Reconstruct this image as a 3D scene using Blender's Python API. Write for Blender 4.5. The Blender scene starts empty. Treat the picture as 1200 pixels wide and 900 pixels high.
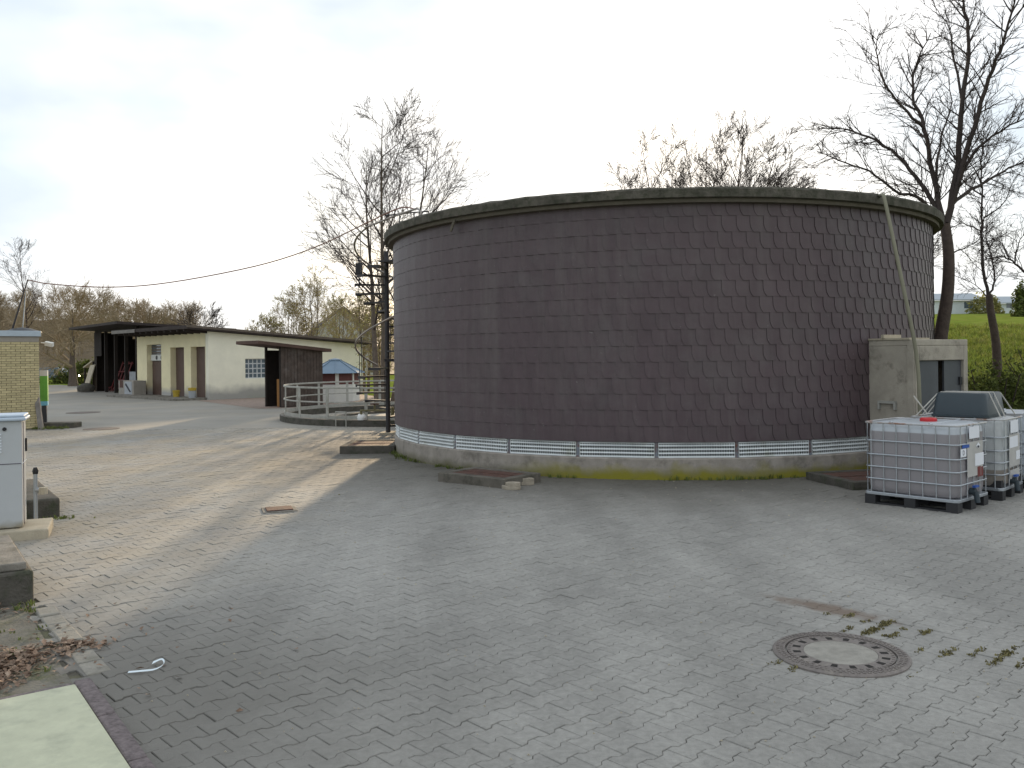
import bpy, math, random
import numpy as np
from mathutils import Vector, Matrix
PI = math.pi; R_ = math.radians
sc = bpy.context.scene
COL = sc.collection
# ------------------------------------------------------------------ camera, sky, sun, exposure
cam_d = bpy.data.cameras.new('camera'); cam = bpy.data.objects.new('camera', cam_d); COL.objects.link(cam)
cam_d.sensor_width = 36; cam_d.lens = 1030 / 1200 * 36; cam_d.shift_y = -32.5 / 1200
cam_d.clip_start = .05; cam_d.clip_end = 3000
cam.matrix_world = Matrix.Translation((0, 0, 2.0)) @ Matrix.Rotation(R_(90), 4, 'X') @ Matrix.Rotation(-.0107, 4, 'Z')
sc.camera = cam
SUN_EL = R_(9.6); SUN_AZ = math.atan(.03)                     # azimuth from +Y towards +X
w = bpy.data.worlds.new('World'); sc.world = w; w.use_nodes = True
nt = w.node_tree; nt.nodes.clear()
N = nt.nodes.new; Lk = nt.links.new
out = N('ShaderNodeOutputWorld'); bg = N('ShaderNodeBackground'); sky = N('ShaderNodeTexSky')
sky.sky_type = 'NISHITA'; sky.sun_disc = False; sky.sun_elevation = SUN_EL; sky.sun_rotation = SUN_AZ
sky.air_density = 1.0; sky.dust_density = 1.0; sky.ozone_density = 1.2
tc = N('ShaderNodeTexCoord'); mp = N('ShaderNodeMapping'); mp.inputs['Scale'].default_value = (1.6, 1.6, 4.2)
nz = N('ShaderNodeTexNoise'); nz.inputs['Scale'].default_value = 1.9; nz.inputs['Detail'].default_value = 7; nz.inputs['Roughness'].default_value = .55
rp = N('ShaderNodeValToRGB'); rp.color_ramp.elements[0].position = .36; rp.color_ramp.elements[1].position = .60; rp.color_ramp.elements[1].color = (.97, .97, .97, 1)
rp.color_ramp.elements[0].color = (.86, .86, .86, 1)
mx = N('ShaderNodeMixRGB'); mx.inputs[2].default_value = (4.0, 4.05, 4.15, 1)
n2 = N('ShaderNodeTexNoise'); n2.inputs['Scale'].default_value = 1.15; n2.inputs['Detail'].default_value = 5; n2.inputs['Roughness'].default_value = .5
m2 = N('ShaderNodeMapping'); m2.inputs['Location'].default_value = (5.1, 2.2, 1.4); m2.inputs['Scale'].default_value = (1.5, 1.5, 3.2)
r2 = N('ShaderNodeMapRange'); r2.inputs[1].default_value = .44; r2.inputs[2].default_value = .64
cm = N('ShaderNodeMixRGB'); cm.inputs[1].default_value = (2.75, 3.08, 3.4, 1); cm.inputs[2].default_value = (4.9, 4.8, 4.7, 1)
Lk(tc.outputs['Generated'], m2.inputs[0]); Lk(m2.outputs[0], n2.inputs[0]); Lk(n2.outputs[0], r2.inputs[0]); Lk(r2.outputs[0], cm.inputs[0]); Lk(cm.outputs[0], mx.inputs[2])
Lk(tc.outputs['Generated'], mp.inputs[0]); Lk(mp.outputs[0], nz.inputs[0]); Lk(nz.outputs[0], rp.inputs[0])
Lk(rp.outputs[0], mx.inputs[0]); Lk(sky.outputs[0], mx.inputs[1]); Lk(mx.outputs[0], bg.inputs[0])
bg.inputs[1].default_value = .13
Lk(bg.outputs[0], out.inputs[0])
sd = bpy.data.lights.new('sun', 'SUN'); sd.energy = 2.6; sd.angle = R_(1.8); sd.color = (1, .76, .48)
sun = bpy.data.objects.new('sun', sd); COL.objects.link(sun)
sdir = Vector((math.sin(SUN_AZ) * math.cos(SUN_EL), math.cos(SUN_AZ) * math.cos(SUN_EL), math.sin(SUN_EL)))
sun.rotation_euler = (-sdir).to_track_quat('-Z', 'Y').to_euler()
sun.location = sdir * 60
sc.view_settings.view_transform = 'Standard'; sc.view_settings.look = 'None'
sc.view_settings.exposure = 1.15; sc.view_settings.gamma = 1; sc.view_settings.use_curve_mapping = False

# ------------------------------------------------------------------ helpers
class MB:
    """collects shapes; build() links them as one mesh object"""
    def __init__(s): s.v = []; s.f = []; s.m = []; s.cur = 0
    def add(s, vs, fs):
        b = len(s.v); s.v += [tuple(p) for p in vs]
        for f in fs: s.f.append(tuple(i + b for i in f)); s.m.append(s.cur)
        return s
    def box(s, x0, x1, y0, y1, z0, z1):
        return s.add([(x0,y0,z0),(x1,y0,z0),(x1,y1,z0),(x0,y1,z0),(x0,y0,z1),(x1,y0,z1),(x1,y1,z1),(x0,y1,z1)],
                     [(0,3,2,1),(4,5,6,7),(0,1,5,4),(1,2,6,5),(2,3,7,6),(3,0,4,7)])
    def prism(s, poly, z0, z1, rev=False):               # poly counter-clockwise in xy
        n = len(poly)
        vs = [(p[0], p[1], z0) for p in poly] + [(p[0], p[1], z1) for p in poly]
        fs = [tuple(range(n - 1, -1, -1)), tuple(range(n, 2 * n))] + [(i, (i + 1) % n, n + (i + 1) % n, n + i) for i in range(n)]
        return s.add(vs, fs)
    def hexa(s, p):                                       # eight corners, bottom ccw then top ccw
        return s.add(p, [(0,3,2,1),(4,5,6,7),(0,1,5,4),(1,2,6,5),(2,3,7,6),(3,0,4,7)])
    def tube(s, pts, rad, n=6, cap=True):
        pts = [Vector(p) for p in pts]; k = len(pts)
        if not hasattr(rad, '__len__'): rad = [rad] * k
        t = (pts[1] - pts[0]).normalized()
        u = t.orthogonal().normalized()
        vs = []; fs = []
        for i in range(k):
            if i < k - 1: t2 = (pts[i + 1] - pts[i])
            else: t2 = pts[i] - pts[i - 1]
            if 0 < i < k - 1: t2 = t2.normalized() + (pts[i] - pts[i - 1]).normalized()
            if t2.length < 1e-9: t2 = t
            t = t2.normalized(); u = (u - t * u.dot(t)); u = u.normalized() if u.length > 1e-6 else t.orthogonal().normalized()
            w_ = t.cross(u)
            for j in range(n):
                a = 2 * PI * j / n; vs.append(pts[i] + (u * math.cos(a) + w_ * math.sin(a)) * rad[i])
        for i in range(k - 1):
            for j in range(n):
                fs.append((i*n + j, i*n + (j+1) % n, (i+1)*n + (j+1) % n, (i+1)*n + j))
        if cap: fs.append(tuple(range(n - 1, -1, -1))); fs.append(tuple(range((k-1)*n, k*n)))
        return s.add(vs, fs)
    def lathe(s, prof, n=32, a0=0, a1=2*PI, cx=0, cy=0, closed=True):
        """prof: list of (r, z), revolved about z"""
        full = abs(a1 - a0 - 2*PI) < 1e-6; m = n if full else n + 1; k = len(prof)
        vs = []; fs = []
        for i in range(m):
            a = a0 + (a1 - a0) * i / n
            for r, z in prof: vs.append((cx + r*math.cos(a), cy + r*math.sin(a), z))
        kk = k if closed else k - 1
        for i in range(n):
            i2 = (i + 1) % m
            for j in range(kk):
                j2 = (j + 1) % k
                fs.append((i*k + j, i2*k + j, i2*k + j2, i*k + j2))
        return s.add(vs, fs)
    def disc(s, r, z, n=32, cx=0, cy=0):
        return s.add([(cx + r*math.cos(2*PI*i/n), cy + r*math.sin(2*PI*i/n), z) for i in range(n)], [tuple(range(n))])
    def mesh(s, name='mesh', mats=None, smooth=None):
        me = bpy.data.meshes.new(name); me.from_pydata(s.v, [], s.f)
        if mats:
            if not isinstance(mats, (list, tuple)): mats = [mats]
            for m in mats: me.materials.append(m)
            if len(mats) > 1: me.polygons.foreach_set('material_index', s.m)
        if smooth is not None:
            me.polygons.foreach_set('use_smooth', [True] * len(me.polygons)); me.set_sharp_from_angle(angle=R_(smooth))
        me.update(); return me
    def build(s, name, mats, parent=None, loc=None, rz=0, smooth=None, bev=0):
        return obj(name, s.mesh(name, mats, smooth), parent, loc, rz, bev)
def obj(name, me, parent=None, loc=None, rz=0, bev=0):
    o = bpy.data.objects.new(name, me); COL.objects.link(o)
    if parent: o.parent = parent
    if loc is not None: o.location = loc
    if rz: o.rotation_euler[2] = rz
    if bev:
        b = o.modifiers.new('bevel', 'BEVEL'); b.width = bev; b.segments = 2; b.limit_method = 'ANGLE'; b.angle_limit = R_(40)
    return o
def tag(o, label=None, cat=None, group=None, kind=None):
    if label: o['label'] = label
    if cat: o['category'] = cat
    if group: o['group'] = group
    if kind: o['kind'] = kind
    return o
def thing(name, label, cat, loc=(0, 0, 0), rz=0, group=None):
    o = bpy.data.objects.new(name, None); COL.objects.link(o); o.location = loc; o.rotation_euler[2] = rz
    o.empty_display_size = .2
    return tag(o, label, cat, group)
def copy_tree(o, parent=None):
    c = o.copy(); COL.objects.link(c)
    if parent: c.parent = parent
    for ch in list(o.children): copy_tree(ch, c)
    return c

# ------------------------------------------------------------------ materials
def mat(name, col, rough=.85, var=.18, vscale=2.5, bump=.15, bscale=60, metal=0, col2=None, spec=.3, c2scale=3, c2lo=.5, c2hi=.65, rnd=None, trans=0):
    m = bpy.data.materials.new(name); m.use_nodes = True; t = m.node_tree; n = t.nodes; l = t.links
    b = n['Principled BSDF']; b.inputs['Roughness'].default_value = rough; b.inputs['Metallic'].default_value = metal
    b.inputs['Specular IOR Level'].default_value = spec
    g = n.new('ShaderNodeNewGeometry')
    a = n.new('ShaderNodeTexNoise'); a.inputs['Scale'].default_value = vscale; a.inputs['Detail'].default_value = 6; a.inputs['Roughness'].default_value = .65
    l.new(g.outputs['Position'], a.inputs['Vector'])
    mr = n.new('ShaderNodeMapRange'); mr.inputs[1].default_value = .25; mr.inputs[2].default_value = .75
    mr.inputs[3].default_value = 1 - var; mr.inputs[4].default_value = 1 + var
    l.new(a.outputs[0], mr.inputs[0])
    cur = None
    if col2 is not None:
        c = n.new('ShaderNodeTexNoise'); c.inputs['Scale'].default_value = c2scale; c.inputs['Detail'].default_value = 8; c.inputs['Roughness'].default_value = .7
        l.new(g.outputs['Position'], c.inputs['Vector'])
        rr = n.new('ShaderNodeMapRange'); rr.inputs[1].default_value = c2lo; rr.inputs[2].default_value = c2hi; l.new(c.outputs[0], rr.inputs[0])
        mc = n.new('ShaderNodeMixRGB'); mc.inputs[1].default_value = (*col, 1); mc.inputs[2].default_value = (*col2, 1); l.new(rr.outputs[0], mc.inputs[0])
        cur = mc.outputs[0]; m['c2'] = rr.name
    v = n.new('ShaderNodeVectorMath'); v.operation = 'SCALE'
    if cur: l.new(cur, v.inputs[0])
    else: v.inputs[0].default_value = col
    l.new(mr.outputs[0], v.inputs['Scale']); cur = v.outputs[0]
    if rnd:
        if rnd[0] == 'obj': q = n.new('ShaderNodeObjectInfo'); ro = q.outputs['Random']
        else: q = n.new('ShaderNodeAttribute'); q.attribute_name = 'rnd'; ro = q.outputs['Fac']
        r2 = n.new('ShaderNodeMapRange'); r2.inputs[3].default_value = 1 - rnd[1]; r2.inputs[4].default_value = 1 + rnd[1]; l.new(ro, r2.inputs[0])
        v2 = n.new('ShaderNodeVectorMath'); v2.operation = 'SCALE'; l.new(cur, v2.inputs[0]); l.new(r2.outputs[0], v2.inputs['Scale']); cur = v2.outputs[0]
    l.new(cur, b.inputs['Base Color'])
    if bump:
        e = n.new('ShaderNodeTexNoise'); e.inputs['Scale'].default_value = bscale; e.inputs['Detail'].default_value = 5; l.new(g.outputs['Position'], e.inputs['Vector'])
        bm = n.new('ShaderNodeBump'); bm.inputs['Strength'].default_value = bump; bm.inputs['Distance'].default_value = .02; l.new(e.outputs[0], bm.inputs['Height'])
        l.new(bm.outputs[0], b.inputs['Normal'])
    if trans:
        o = n['Material Output']; ts = n.new('ShaderNodeBsdfTranslucent'); l.new(cur, ts.inputs[0]); ms = n.new('ShaderNodeMixShader'); ms.inputs[0].default_value = trans
        l.new(b.outputs[0], ms.inputs[1]); l.new(ts.outputs[0], ms.inputs[2]); l.new(ms.outputs[0], o.inputs[0])
    m['col_out'] = cur.node.name
    return m
def zband(m, col, z0, z1, noise=.25, nscale=4, mask=None):
    """mix a stain colour into a material below a ragged world height (splash dirt, moss)"""
    t = m.node_tree; n = t.nodes; l = t.links; b = n['Principled BSDF']
    src = b.inputs['Base Color'].links[0].from_socket
    g = n.new('ShaderNodeNewGeometry'); s = n.new('ShaderNodeSeparateXYZ'); l.new(g.outputs['Position'], s.inputs[0])
    a = n.new('ShaderNodeTexNoise'); a.inputs['Scale'].default_value = nscale; a.inputs['Detail'].default_value = 6; l.new(g.outputs['Position'], a.inputs['Vector'])
    k = n.new('ShaderNodeMath'); k.operation = 'MULTIPLY_ADD'; l.new(a.outputs[0], k.inputs[0]); k.inputs[1].default_value = noise * 2; l.new(s.outputs[2], k.inputs[2])
    mr = n.new('ShaderNodeMapRange'); mr.inputs[1].default_value = z0 + noise; mr.inputs[2].default_value = z1 + noise; mr.inputs[3].default_value = 1; mr.inputs[4].default_value = 0
    l.new(k.outputs[0], mr.inputs[0]); f = mr.outputs[0]
    if mask:                                              # ('x', lo, hi): only where world x rises from lo to hi
        m2 = n.new('ShaderNodeMapRange'); m2.inputs[1].default_value = mask[1]; m2.inputs[2].default_value = mask[2]; l.new(s.outputs[0], m2.inputs[0])
        mm = n.new('ShaderNodeMath'); mm.operation = 'MULTIPLY'; l.new(f, mm.inputs[0]); l.new(m2.outputs[0], mm.inputs[1]); f = mm.outputs[0]
    mc = n.new('ShaderNodeMixRGB'); mc.inputs[2].default_value = (*col, 1); l.new(f, mc.inputs[0]); l.new(src, mc.inputs[1]); l.new(mc.outputs[0], b.inputs['Base Color'])
    return m
def pavemat(name, rnd):
    """grey concrete pavers: per-stone tint, broad tyre-worn and dirty patches, sand and painted sun warmth towards the left"""
    m = mat(name, (.285, .277, .256), rough=.8, var=.2, vscale=22, bump=.35, bscale=130, rnd=rnd, spec=.35)
    t = m.node_tree; n = t.nodes; l = t.links; b = n['Principled BSDF']
    src = b.inputs['Base Color'].links[0].from_socket
    g = n.new('ShaderNodeNewGeometry')
    mp = n.new('ShaderNodeMapping'); mp.inputs['Rotation'].default_value = (0, 0, R_(25)); mp.inputs['Scale'].default_value = (1, .32, 1); l.new(g.outputs['Position'], mp.inputs[0])
    a = n.new('ShaderNodeTexNoise'); a.inputs['Scale'].default_value = .9; a.inputs['Detail'].default_value = 5; a.inputs['Roughness'].default_value = .6; l.new(mp.outputs[0], a.inputs['Vector'])
    r = n.new('ShaderNodeMapRange'); r.inputs[1].default_value = .38; r.inputs[2].default_value = .62; r.inputs[3].default_value = .82; r.inputs[4].default_value = 1.1; l.new(a.outputs[0], r.inputs[0])
    v = n.new('ShaderNodeVectorMath'); v.operation = 'SCALE'; l.new(src, v.inputs[0]); l.new(r.outputs[0], v.inputs['Scale'])
    # sandy dust, with the warmth of the sunlit side put into its colour
    s = n.new('ShaderNodeSeparateXYZ'); l.new(g.outputs['Position'], s.inputs[0])
    xs = n.new('ShaderNodeMapRange'); xs.inputs[1].default_value = -1.8; xs.inputs[2].default_value = -4.6; l.new(s.outputs[0], xs.inputs[0])
    c = n.new('ShaderNodeTexNoise'); c.inputs['Scale'].default_value = .8; c.inputs['Detail'].default_value = 8; c.inputs['Roughness'].default_value = .7; l.new(g.outputs['Position'], c.inputs['Vector'])
    cr = n.new('ShaderNodeMapRange'); cr.inputs[1].default_value = .38; cr.inputs[2].default_value = .7; cr.inputs[4].default_value = .72; l.new(c.outputs[0], cr.inputs[0])
    mm = n.new('ShaderNodeMath'); mm.operation = 'MULTIPLY'; l.new(xs.outputs[0], mm.inputs[0]); l.new(cr.outputs[0], mm.inputs[1])
    mc = n.new('ShaderNodeMixRGB'); mc.inputs[2].default_value = (.315, .265, .185, 1); l.new(mm.outputs[0], mc.inputs[0]); l.new(v.outputs[0], mc.inputs[1])
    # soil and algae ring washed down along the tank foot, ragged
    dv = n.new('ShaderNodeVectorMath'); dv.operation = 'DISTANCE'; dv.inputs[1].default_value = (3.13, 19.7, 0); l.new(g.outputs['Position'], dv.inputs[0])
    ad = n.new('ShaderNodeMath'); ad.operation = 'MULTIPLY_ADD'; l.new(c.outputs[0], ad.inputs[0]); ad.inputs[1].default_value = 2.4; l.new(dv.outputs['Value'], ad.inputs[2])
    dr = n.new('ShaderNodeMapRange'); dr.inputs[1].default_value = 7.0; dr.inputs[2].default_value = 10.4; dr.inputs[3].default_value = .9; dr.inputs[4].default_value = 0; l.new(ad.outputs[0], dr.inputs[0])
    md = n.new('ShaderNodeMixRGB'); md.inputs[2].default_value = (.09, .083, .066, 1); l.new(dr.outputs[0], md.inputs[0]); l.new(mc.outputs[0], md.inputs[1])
    # trodden dirt and moss beside the verge
    dq = n.new('ShaderNodeVectorMath'); dq.operation = 'DISTANCE'; dq.inputs[1].default_value = (-2.7, 4.7, 0); l.new(g.outputs['Position'], dq.inputs[0])
    aq = n.new('ShaderNodeMath'); aq.operation = 'MULTIPLY_ADD'; l.new(c.outputs[0], aq.inputs[0]); aq.inputs[1].default_value = 2.2; l.new(dq.outputs['Value'], aq.inputs[2])
    rq = n.new('ShaderNodeMapRange'); rq.inputs[1].default_value = 2.1; rq.inputs[2].default_value = 4.0; rq.inputs[3].default_value = .85; rq.inputs[4].default_value = 0; l.new(aq.outputs[0], rq.inputs[0])
    mq = n.new('ShaderNodeMixRGB'); mq.inputs[2].default_value = (.145, .138, .122, 1); l.new(rq.outputs[0], mq.inputs[0]); l.new(md.outputs[0], mq.inputs[1]); md = mq
    # rusty brown patch beside the manhole
    d2 = n.new('ShaderNodeVectorMath'); d2.operation = 'SUBTRACT'; d2.inputs[1].default_value = (2.44, 6.88, 0); l.new(g.outputs['Position'], d2.inputs[0])
    m2 = n.new('ShaderNodeMapping'); m2.vector_type = 'TEXTURE'; m2.inputs['Rotation'].default_value = (0, 0, R_(-46)); m2.inputs['Scale'].default_value = (.55, .15, 1); l.new(d2.outputs[0], m2.inputs[0])
    ln = n.new('ShaderNodeVectorMath'); ln.operation = 'LENGTH'; l.new(m2.outputs[0], ln.inputs[0])
    nn = n.new('ShaderNodeTexNoise'); nn.inputs['Scale'].default_value = 9; nn.inputs['Detail'].default_value = 6; l.new(g.outputs['Position'], nn.inputs['Vector'])
    la = n.new('ShaderNodeMath'); la.operation = 'MULTIPLY_ADD'; l.new(nn.outputs[0], la.inputs[0]); la.inputs[1].default_value = 1.4; l.new(ln.outputs['Value'], la.inputs[2])
    lr = n.new('ShaderNodeMapRange'); lr.inputs[1].default_value = 1.1; lr.inputs[2].default_value = 1.8; lr.inputs[3].default_value = .8; lr.inputs[4].default_value = 0; l.new(la.outputs[0], lr.inputs[0])
    me = n.new('ShaderNodeMixRGB'); me.inputs[2].default_value = (.15, .105, .075, 1); l.new(lr.outputs[0], me.inputs[0]); l.new(md.outputs[0], me.inputs[1])
    l.new(me.outputs[0], b.inputs['Base Color'])
    return m

M = {}
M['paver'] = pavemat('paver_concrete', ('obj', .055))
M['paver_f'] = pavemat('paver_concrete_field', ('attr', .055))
M['bed'] = mat('joint_sand', (.11, .10, .078), var=.35, vscale=9, bump=.4, bscale=90, col2=(.10, .10, .045), c2scale=1.3, c2lo=.5, c2hi=.62)
M['asphalt'] = mat('yard_surface', (.262, .250, .222), var=.14, vscale=.5, bump=.25, bscale=40, col2=(.29, .26, .21), c2scale=.35, c2lo=.45, c2hi=.75)
M['dirt'] = mat('dirt', (.15, .14, .115), var=.35, vscale=6, bump=.6, bscale=45, col2=(.08, .09, .045), c2scale=2.2, c2lo=.52, c2hi=.66)
M['grass'] = mat('grass_ground', (.155, .205, .035), var=.35, vscale=.8, bump=.6, bscale=18, col2=(.20, .205, .055), c2scale=.6, c2lo=.45, c2hi=.65, spec=.0, rough=1)
M['shingle'] = mat('fibre_cement_shingle', (.077, .053, .059), rough=.5, var=.16, vscale=3, bump=.1, bscale=120, rnd=('obj', .045), spec=.4, col2=(.086, .066, .070), c2scale=1.1)
M['shingle_f'] = mat('fibre_cement_shingle_field', (.077, .053, .059), rough=.5, var=.16, vscale=3, bump=.1, bscale=120, rnd=('attr', .045), spec=.4, col2=(.086, .066, .070), c2scale=1.1)
for q_ in ('shingle', 'shingle_f'):                           # pale rain streaks running down from the rim
    t_ = M[q_].node_tree; n_ = t_.nodes; l_ = t_.links; b_ = n_['Principled BSDF']; src_ = b_.inputs['Base Color'].links[0].from_socket
    g_ = n_.new('ShaderNodeNewGeometry'); p_ = n_.new('ShaderNodeMapping'); p_.inputs['Scale'].default_value = (2.6, 2.6, .16); l_.new(g_.outputs['Position'], p_.inputs[0])
    a_ = n_.new('ShaderNodeTexNoise'); a_.inputs['Scale'].default_value = 1.6; a_.inputs['Detail'].default_value = 7; a_.inputs['Roughness'].default_value = .7; l_.new(p_.outputs[0], a_.inputs['Vector'])
    r_ = n_.new('ShaderNodeMapRange'); r_.inputs[1].default_value = .46; r_.inputs[2].default_value = .74; r_.inputs[3].default_value = 0; r_.inputs[4].default_value = .38; l_.new(a_.outputs[0], r_.inputs[0])
    c_ = n_.new('ShaderNodeMixRGB'); c_.inputs[2].default_value = (.135, .118, .112, 1); l_.new(r_.outputs[0], c_.inputs[0]); l_.new(src_, c_.inputs[1])
    s_ = n_.new('ShaderNodeTexNoise'); s_.inputs['Scale'].default_value = 15; s_.inputs['Detail'].default_value = 2; l_.new(g_.outputs['Position'], s_.inputs['Vector'])
    k_ = n_.new('ShaderNodeMapRange'); k_.inputs[1].default_value = .74; k_.inputs[2].default_value = .76; k_.inputs[4].default_value = .7; l_.new(s_.outputs[0], k_.inputs[0])
    d_ = n_.new('ShaderNodeMixRGB'); d_.inputs[2].default_value = (.16, .145, .14, 1); l_.new(k_.outputs[0], d_.inputs[0]); l_.new(c_.outputs[0], d_.inputs[1]); l_.new(d_.outputs[0], b_.inputs['Base Color'])
M['shingle_edge'] = mat('dark_cut_edge', (.022, .018, .018), bump=0)  # near-black side faces that draw the joints between shingles
M['tankcore'] = mat('tank_core', (.035, .03, .03))
M['cap'] = mat('mossy_cap_concrete', (.10, .09, .075), var=.4, vscale=5, bump=.6, bscale=35, col2=(.05, .05, .035), c2scale=6, c2lo=.42, c2hi=.62)
M['capdrip'] = mat('cap_underside', (.115, .10, .08), var=.25, vscale=6, bump=.2)
M['base'] = mat('tank_base_concrete', (.30, .27, .235), var=.25, vscale=4, bump=.3, bscale=50, col2=(.19, .17, .145), c2scale=3)
zband(M['base'], (.12, .11, .06), .0, .16, .12, 3)
zband(M['base'], (.22, .20, .025), .03, .24, .24, 3.4, ('x', -.2, 1.0))
M['grille'] = mat('weathered_white_grille', (.60, .63, .63), rough=.55, var=.12, vscale=5, bump=0, col2=(.36, .37, .28), c2scale=1.3, c2lo=.55, c2hi=.7)
M['bracket'] = mat('bracket_steel', (.20, .22, .25), rough=.5, bump=0, metal=.3, col2=(.17, .07, .04), c2scale=9, c2lo=.45, c2hi=.6)
M['conc'] = mat('weathered_concrete', (.20, .185, .16), var=.3, vscale=5, bump=.5, bscale=40, col2=(.10, .095, .075), c2scale=4)
M['concdark'] = mat('dark_mossy_concrete', (.085, .078, .066), var=.35, vscale=6, bump=.6, bscale=40, col2=(.05, .055, .035), c2scale=5)
M['concmid'] = mat('pit_concrete', (.125, .113, .094), var=.3, vscale=5, bump=.5, bscale=40, col2=(.075, .07, .055), c2scale=4)
M['conclight'] = mat('pale_concrete', (.42, .37, .28), var=.2, vscale=6, bump=.35, bscale=60)
M['annex'] = mat('annex_plaster', (.36, .325, .27), var=.22, vscale=2.5, bump=.25, bscale=40, col2=(.15, .135, .11), c2scale=2.4, c2lo=.54, c2hi=.72)
M['rustlid'] = mat('rusty_lid', (.105, .055, .042), var=.3, vscale=8, bump=.4, bscale=70, rough=.8, col2=(.06, .04, .035), c2scale=7)
M['wornlid'] = mat('worn_lid', (.15, .125, .108), var=.25, vscale=4)
M['iron'] = mat('cast_iron', (.20, .178, .165), rough=.6, var=.25, vscale=20, bump=.3, bscale=120, metal=.35, col2=(.25, .225, .20), c2scale=12)
M['ironhole'] = mat('dark_hole', (.02, .018, .016), bump=0)
M['lidconc'] = mat('lid_concrete', (.285, .272, .24), var=.28, vscale=9, bump=.35, bscale=90)
M['steel_dark'] = mat('dark_stair_steel', (.055, .052, .055), rough=.55, var=.2, bump=.1, metal=.5)
M['railsteel'] = mat('bare_handrail_steel', (.26, .23, .2), rough=.3, var=.15, bump=0, metal=.9)
M['galv'] = mat('galvanised_steel', (.42, .45, .48), rough=.38, var=.12, vscale=12, bump=0, metal=.75)
M['railwhite'] = mat('pale_railing_paint', (.36, .355, .32), rough=.5, var=.2, vscale=6, bump=.05, col2=(.3, .29, .25), c2scale=5)
M['plaster'] = mat('cream_plaster', (.80, .72, .47), var=.10, vscale=1.2, bump=.12, bscale=20)
zband(M['plaster'], (.42, .41, .38), .15, .55, .35, 1.3)
M['plasterside'] = mat('pale_plaster', (.84, .81, .66), var=.08, vscale=1.2, bump=.1, bscale=20)
zband(M['plasterside'], (.36, .35, .32), .3, .75, .35, 1.1)
M['doorbrown'] = mat('brown_door', (.115, .075, .06), rough=.6, var=.15, bump=.1)
M['roofdark'] = mat('dark_roof_timber', (.045, .035, .032), var=.3, vscale=3, bump=.3, bscale=25)
M['roofedge'] = mat('roof_edge', (.13, .105, .085), var=.25, vscale=3, bump=.2)
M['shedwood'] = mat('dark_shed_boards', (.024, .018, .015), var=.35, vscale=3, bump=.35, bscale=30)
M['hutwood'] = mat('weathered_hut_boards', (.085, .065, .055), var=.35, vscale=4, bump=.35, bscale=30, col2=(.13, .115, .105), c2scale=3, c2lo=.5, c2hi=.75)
M['hutroof'] = mat('hut_roof_edge', (.10, .062, .05), var=.25, bump=.2)
M['orangewood'] = mat('orange_board', (.27, .13, .04), var=.2)
M['glass'] = mat('grey_window_glass', (.10, .13, .16), rough=.12, var=.15, bump=0, spec=.6)
M['frame'] = mat('window_frame', (.55, .57, .58), rough=.6, bump=0)
M['blueroof'] = mat('blue_grey_sheet_roof', (.165, .235, .31), rough=.45, var=.1, bump=0, metal=.2)
M['whitewall'] = mat('white_wall', (.66, .66, .62), var=.08, bump=.05)
M['redbrown'] = mat('red_brown_panel', (.14, .06, .055), var=.2, bump=0)
M['brick'] = mat('yellow_brick', (.50, .43, .25), rough=.85, var=.14, vscale=14, bump=.3, bscale=70, rnd=('obj', .14))
M['mortar'] = mat('mortar', (.17, .155, .125), bump=.2)
M['band'] = mat('concrete_band', (.30, .275, .24), var=.15, bump=.2)
M['fascia'] = mat('blue_grey_fascia', (.40, .47, .53), rough=.5, var=.08, bump=0)
M['cabinet'] = mat('grey_cabinet_plastic', (.44, .46, .47), rough=.5, var=.05, vscale=2, bump=.03)
zband(M['cabinet'], (.27, .25, .2), .12, .2, .12, 5)
M['cabtop'] = mat('cabinet_lid', (.47, .55, .64), rough=.45, var=.05, bump=0)
M['vent'] = mat('vent_slats', (.66, .70, .74), rough=.5, bump=0)
M['black'] = mat('black_plastic', (.022, .022, .024), rough=.5, bump=0)
M['darkgap'] = mat('dark_gap', (.06, .04, .07), bump=0)
M['greenplate'] = mat('pale_green_cover', (.47, .48, .345), rough=.6, var=.14, vscale=7, bump=.12, bscale=25, col2=(.34, .35, .26), c2scale=4.5, c2lo=.50, c2hi=.78)
M['kerbstone'] = mat('kerb_stone', (.27, .255, .22), var=.3, vscale=10, bump=.5, bscale=60, col2=(.16, .15, .12), c2scale=5)
M['kerbpurple'] = mat('granite_kerb', (.155, .13, .13), var=.5, vscale=30, bump=.4, bscale=60)
M['leaf'] = mat('dead_leaves', (.20, .135, .095), var=.4, vscale=25, bump=0, rnd=('attr', .4), col2=(.31, .24, .18), c2scale=14)
M['weed'] = mat('weeds', (.13, .16, .045), var=.35, vscale=12, bump=0, rnd=('attr', .35), trans=.3)
M['moss'] = mat('dry_moss', (.16, .14, .06), var=.35, vscale=12, bump=0, rnd=('attr', .35))
M['ribbon'] = mat('pale_ribbon', (.66, .74, .78), rough=.5, bump=0)
M['bark'] = mat('bark', (.075, .055, .045), var=.35, vscale=8, bump=.7, bscale=25)
M['barkgrey'] = mat('grey_bark', (.12, .095, .075), var=.35, vscale=8, bump=.6, bscale=25)
M['twig'] = mat('twigs', (.055, .042, .038), var=.25, vscale=2, bump=0)
M['twigtan'] = mat('tan_twigs', (.29, .23, .145), var=.3, vscale=.4, bump=0)
M['bud'] = mat('spring_leaves', (.26, .25, .09), var=.35, vscale=1, bump=0, trans=.45)
M['hedge'] = mat('hedge_leaves', (.085, .105, .025), var=.5, vscale=2.2, bump=0, trans=.3, rnd=('attr', .45))
M['ibc'] = None
M['cagegalv'] = M['galv']
M['palletblack'] = mat('pallet_plastic', (.03, .03, .032), rough=.6, bump=.1)
M['redcap'] = mat('red_cap', (.50, .03, .035), rough=.4, bump=0)
M['tub'] = mat('slate_plastic_tub', (.042, .056, .066), rough=.45, var=.1, bump=.03)
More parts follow.
